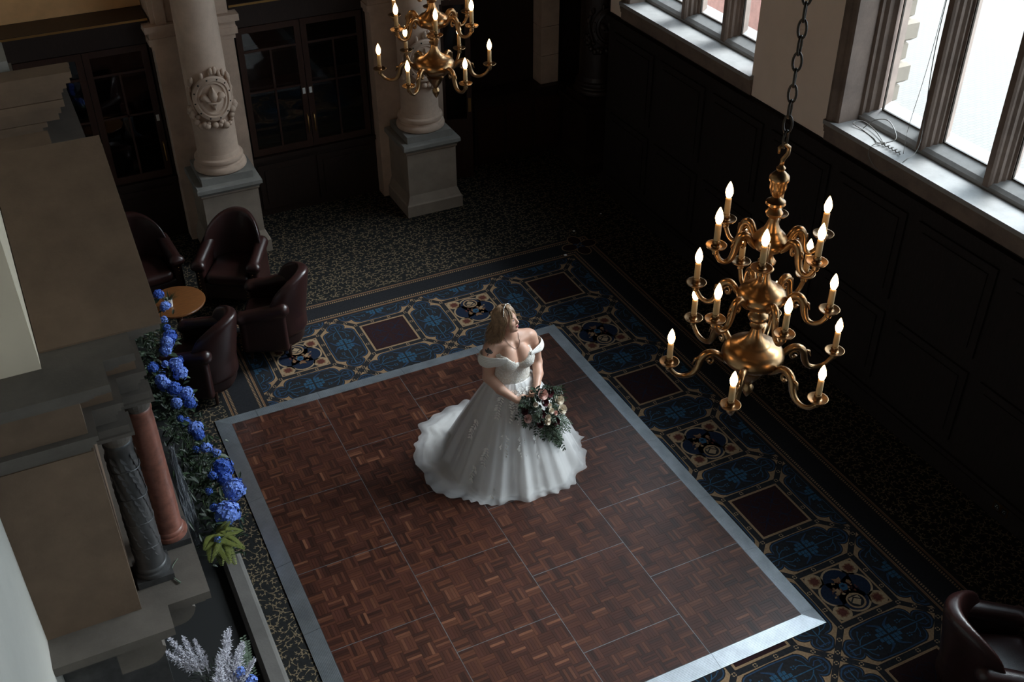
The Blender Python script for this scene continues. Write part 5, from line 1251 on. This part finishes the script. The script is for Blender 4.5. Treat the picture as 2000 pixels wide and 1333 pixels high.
for b, t_, w in (((-1.02, -3.28, .45), (-1.22, -3.10, .62), .08), ((-.86, -3.52, .42), (-.76, -3.24, .72), .11), ((-.90, -3.58, .42), (-.93, -3.60, .70), .09), ((-.82, -3.50, .42), (-.66, -3.28, .60), .10), ((-1.0, -3.30, .45), (-1.16, -3.02, .66), .07), ((-1.0, -3.32, .45), (-1.05, -3.05, .62), .07), ((-.95, -3.3, .42), (-.98, -3.10, .60), .06), ((-.90, -3.48, .40), (-.72, -3.16, .66), .10), ((-.90, -3.50, .42), (-.86, -3.42, .72), .09), ((-.86, -3.55, .40), (-.70, -3.34, .62), .09), ((-.84, -3.55, .40), (-.62, -3.44, .56), .07), ((-.92, -3.56, .42), (-.88, -3.52, .66), .08)): plume(b, t_, w)
P1.build('plumes', 'astilbe', wp, kind='stuff')
for k in range(520):
    a = rd.uniform(0, 2*PI); e = rd.uniform(-.1, 1.3); q = rd.uniform(.08, .26); dv = Vector((math.cos(a)*math.cos(e), math.sin(a)*math.cos(e), math.sin(e))); P2.leaf(Vector((0, 0, .22))+dv*q, dv+Vector((rd.gauss(0, .4), rd.gauss(0, .4), rd.gauss(0, .4))), (0, 0, 1), rd.uniform(.04, .08), .008, .1, .1)
P2.build('fir_sprigs', 'leaf_dark', wp, kind='stuff')
for k in range(9):
    b = Vector((.12+rd.uniform(-.03, .12), .05+rd.uniform(-.1, .15), .30)); d_ = Vector((rd.uniform(-.1, .35), rd.uniform(-.1, .5), .8)).normalized()
    for q in range(9):
        for s in (-1, 1): P3.leaf(b+d_*.022*q, Vector((s, .3*s, .3)), (0, 0, 1), .03, .02, .1, .1)
P3.build('eucalyptus_sprigs', 'leaf_pale', wp, kind='stuff')
for i, p in enumerate(((-.74, -3.46, .50), (-.80, -3.56, .46), (-.68, -3.52, .44))):
    o = link('hydrangea_bloom', HS[i], wp, None, Vector(p)-WO); o.rotation_euler = (0, .3, i)
# pale cut stem lying on the mantel shelf
sm = MB(); sm.tube([(-0.947, -3.041, 1.410), (-0.99, -3.091, 1.410), (-1.013, -3.15, 1.410), (-1.009, -3.216, 1.410), (-0.979, -3.277, 1.410)], [.003, .003, .0035, .004, .007], 6)
tag(sm.build('cut_stem', 'leaf_pale', None, smooth=True), 'pale curved cut stem lying on the mantel shelf', 'stem')

# ================================================================ SMALL THINGS
cb = thing('cable', 'thin tangled grey cable coiled on the stone window sill', 'cable', (6.14, -2.0, WZ0))
def cable(pts, rad=.005, name='cable_loop'):
    P = [Vector(p)-Vector((6.14, -2.0, WZ0)) for p in pts]; fine = []
    for i in range(len(P)-1):
        p0, p1, p2, p3 = P[max(i-1, 0)], P[i], P[i+1], P[min(i+2, len(P)-1)]
        for q in np.linspace(0, 1, 7, endpoint=False): fine.append(.5*((2*p1)+(p2-p0)*q+(2*p0-5*p1+4*p2-p3)*q*q+(3*p1-p0-3*p2+p3)*q**3))
    fine.append(P[-1]); m_ = MB(); m_.tube(fine, rad, 5); m_.build(name, 'wire', cb, smooth=True)
Z_ = WZ0+.005
cable([(6.10, -2.05, Z_), (6.20, -1.80, Z_+.02), (6.22, -1.60, Z_+.03), (6.12, -1.58, Z_+.02), (6.13, -1.72, Z_), (6.10, -1.90, Z_), (6.06, -2.02, Z_+.01), (6.18, -2.10, Z_+.06), (6.24, -1.92, Z_+.15), (6.23, -1.75, Z_+.10), (6.14, -1.70, Z_+.01)])
cable([(6.06, -2.05, Z_+.02), (5.98, -2.02, Z_), (5.93, -2.05, Z_-.08), (5.93, -2.20, Z_-.16), (5.955, -2.36, Z_-.08), (6.02, -2.42, Z_+.02), (6.20, -2.36, Z_+.06), (6.25, -2.32, Z_+.30), (6.245, -2.26, 3.8), (6.25, -2.30, 5.2), (6.25, -2.32, 6.58)], .0042)
cable([(6.10, -2.30, Z_+.01), (6.20, -2.20, Z_+.12), (6.25, -2.16, Z_+.25), (6.25, -2.24, 3.9), (6.25, -2.34, 6.58)], .0025)
tw = [(6.08+.022*math.cos(k*2.1), -2.02-.016*k, Z_+.018+.014*math.sin(k*2.1)) for k in range(18)]; cable(tw, .0055, 'cable_knot')
so = thing('wall_socket', 'brass double wall socket low on the dark panelling at right', 'socket', (5.975, -4.46, .10))
MB().box(-.006, 0, -.085, .085, 0, .095).build('plate', 'socket_brass', so)
for yy in (-.042, .042):
    s = MB(); s.box(-.009, -.006, yy-.026, yy+.026, .016, .076); f_ = s.build('outlet', 'soot', so)
    q = MB()
    for a, b in ((-.011, .042), (.011, .042), (0, .06)): q.box(-.0095, -.009, yy+a-.004, yy+a+.004, b-.004, b+.004)
    q.build('pin_hole', 'paper_white', f_)
for i, (x, y, s) in enumerate(((4.66, 1.46, .018), (5.05, 1.95, .014), (5.6, 2.2, .012))):
    c = MB(); c.loft([[(-s, -s*.6, 0), (s*.7, -s, 0), (s, s*.8, 0), (-s*.8, s, 0)], [(-s, -s*.6, .004), (s*.7, -s, .004), (s, s*.8, .007), (-s*.8, s, .004)]])
    o = c.build('paper_scrap', 'paper_white', None, loc=(x, y, .0035)); tag(o, ['scrap of white paper on the rug border near its corner device', 'tiny white scrap on the dark carpet beyond the rug corner', 'tiny white scrap on the far dark carpet near the windowed wall'][i], 'paper', 'paper scraps on the floor')
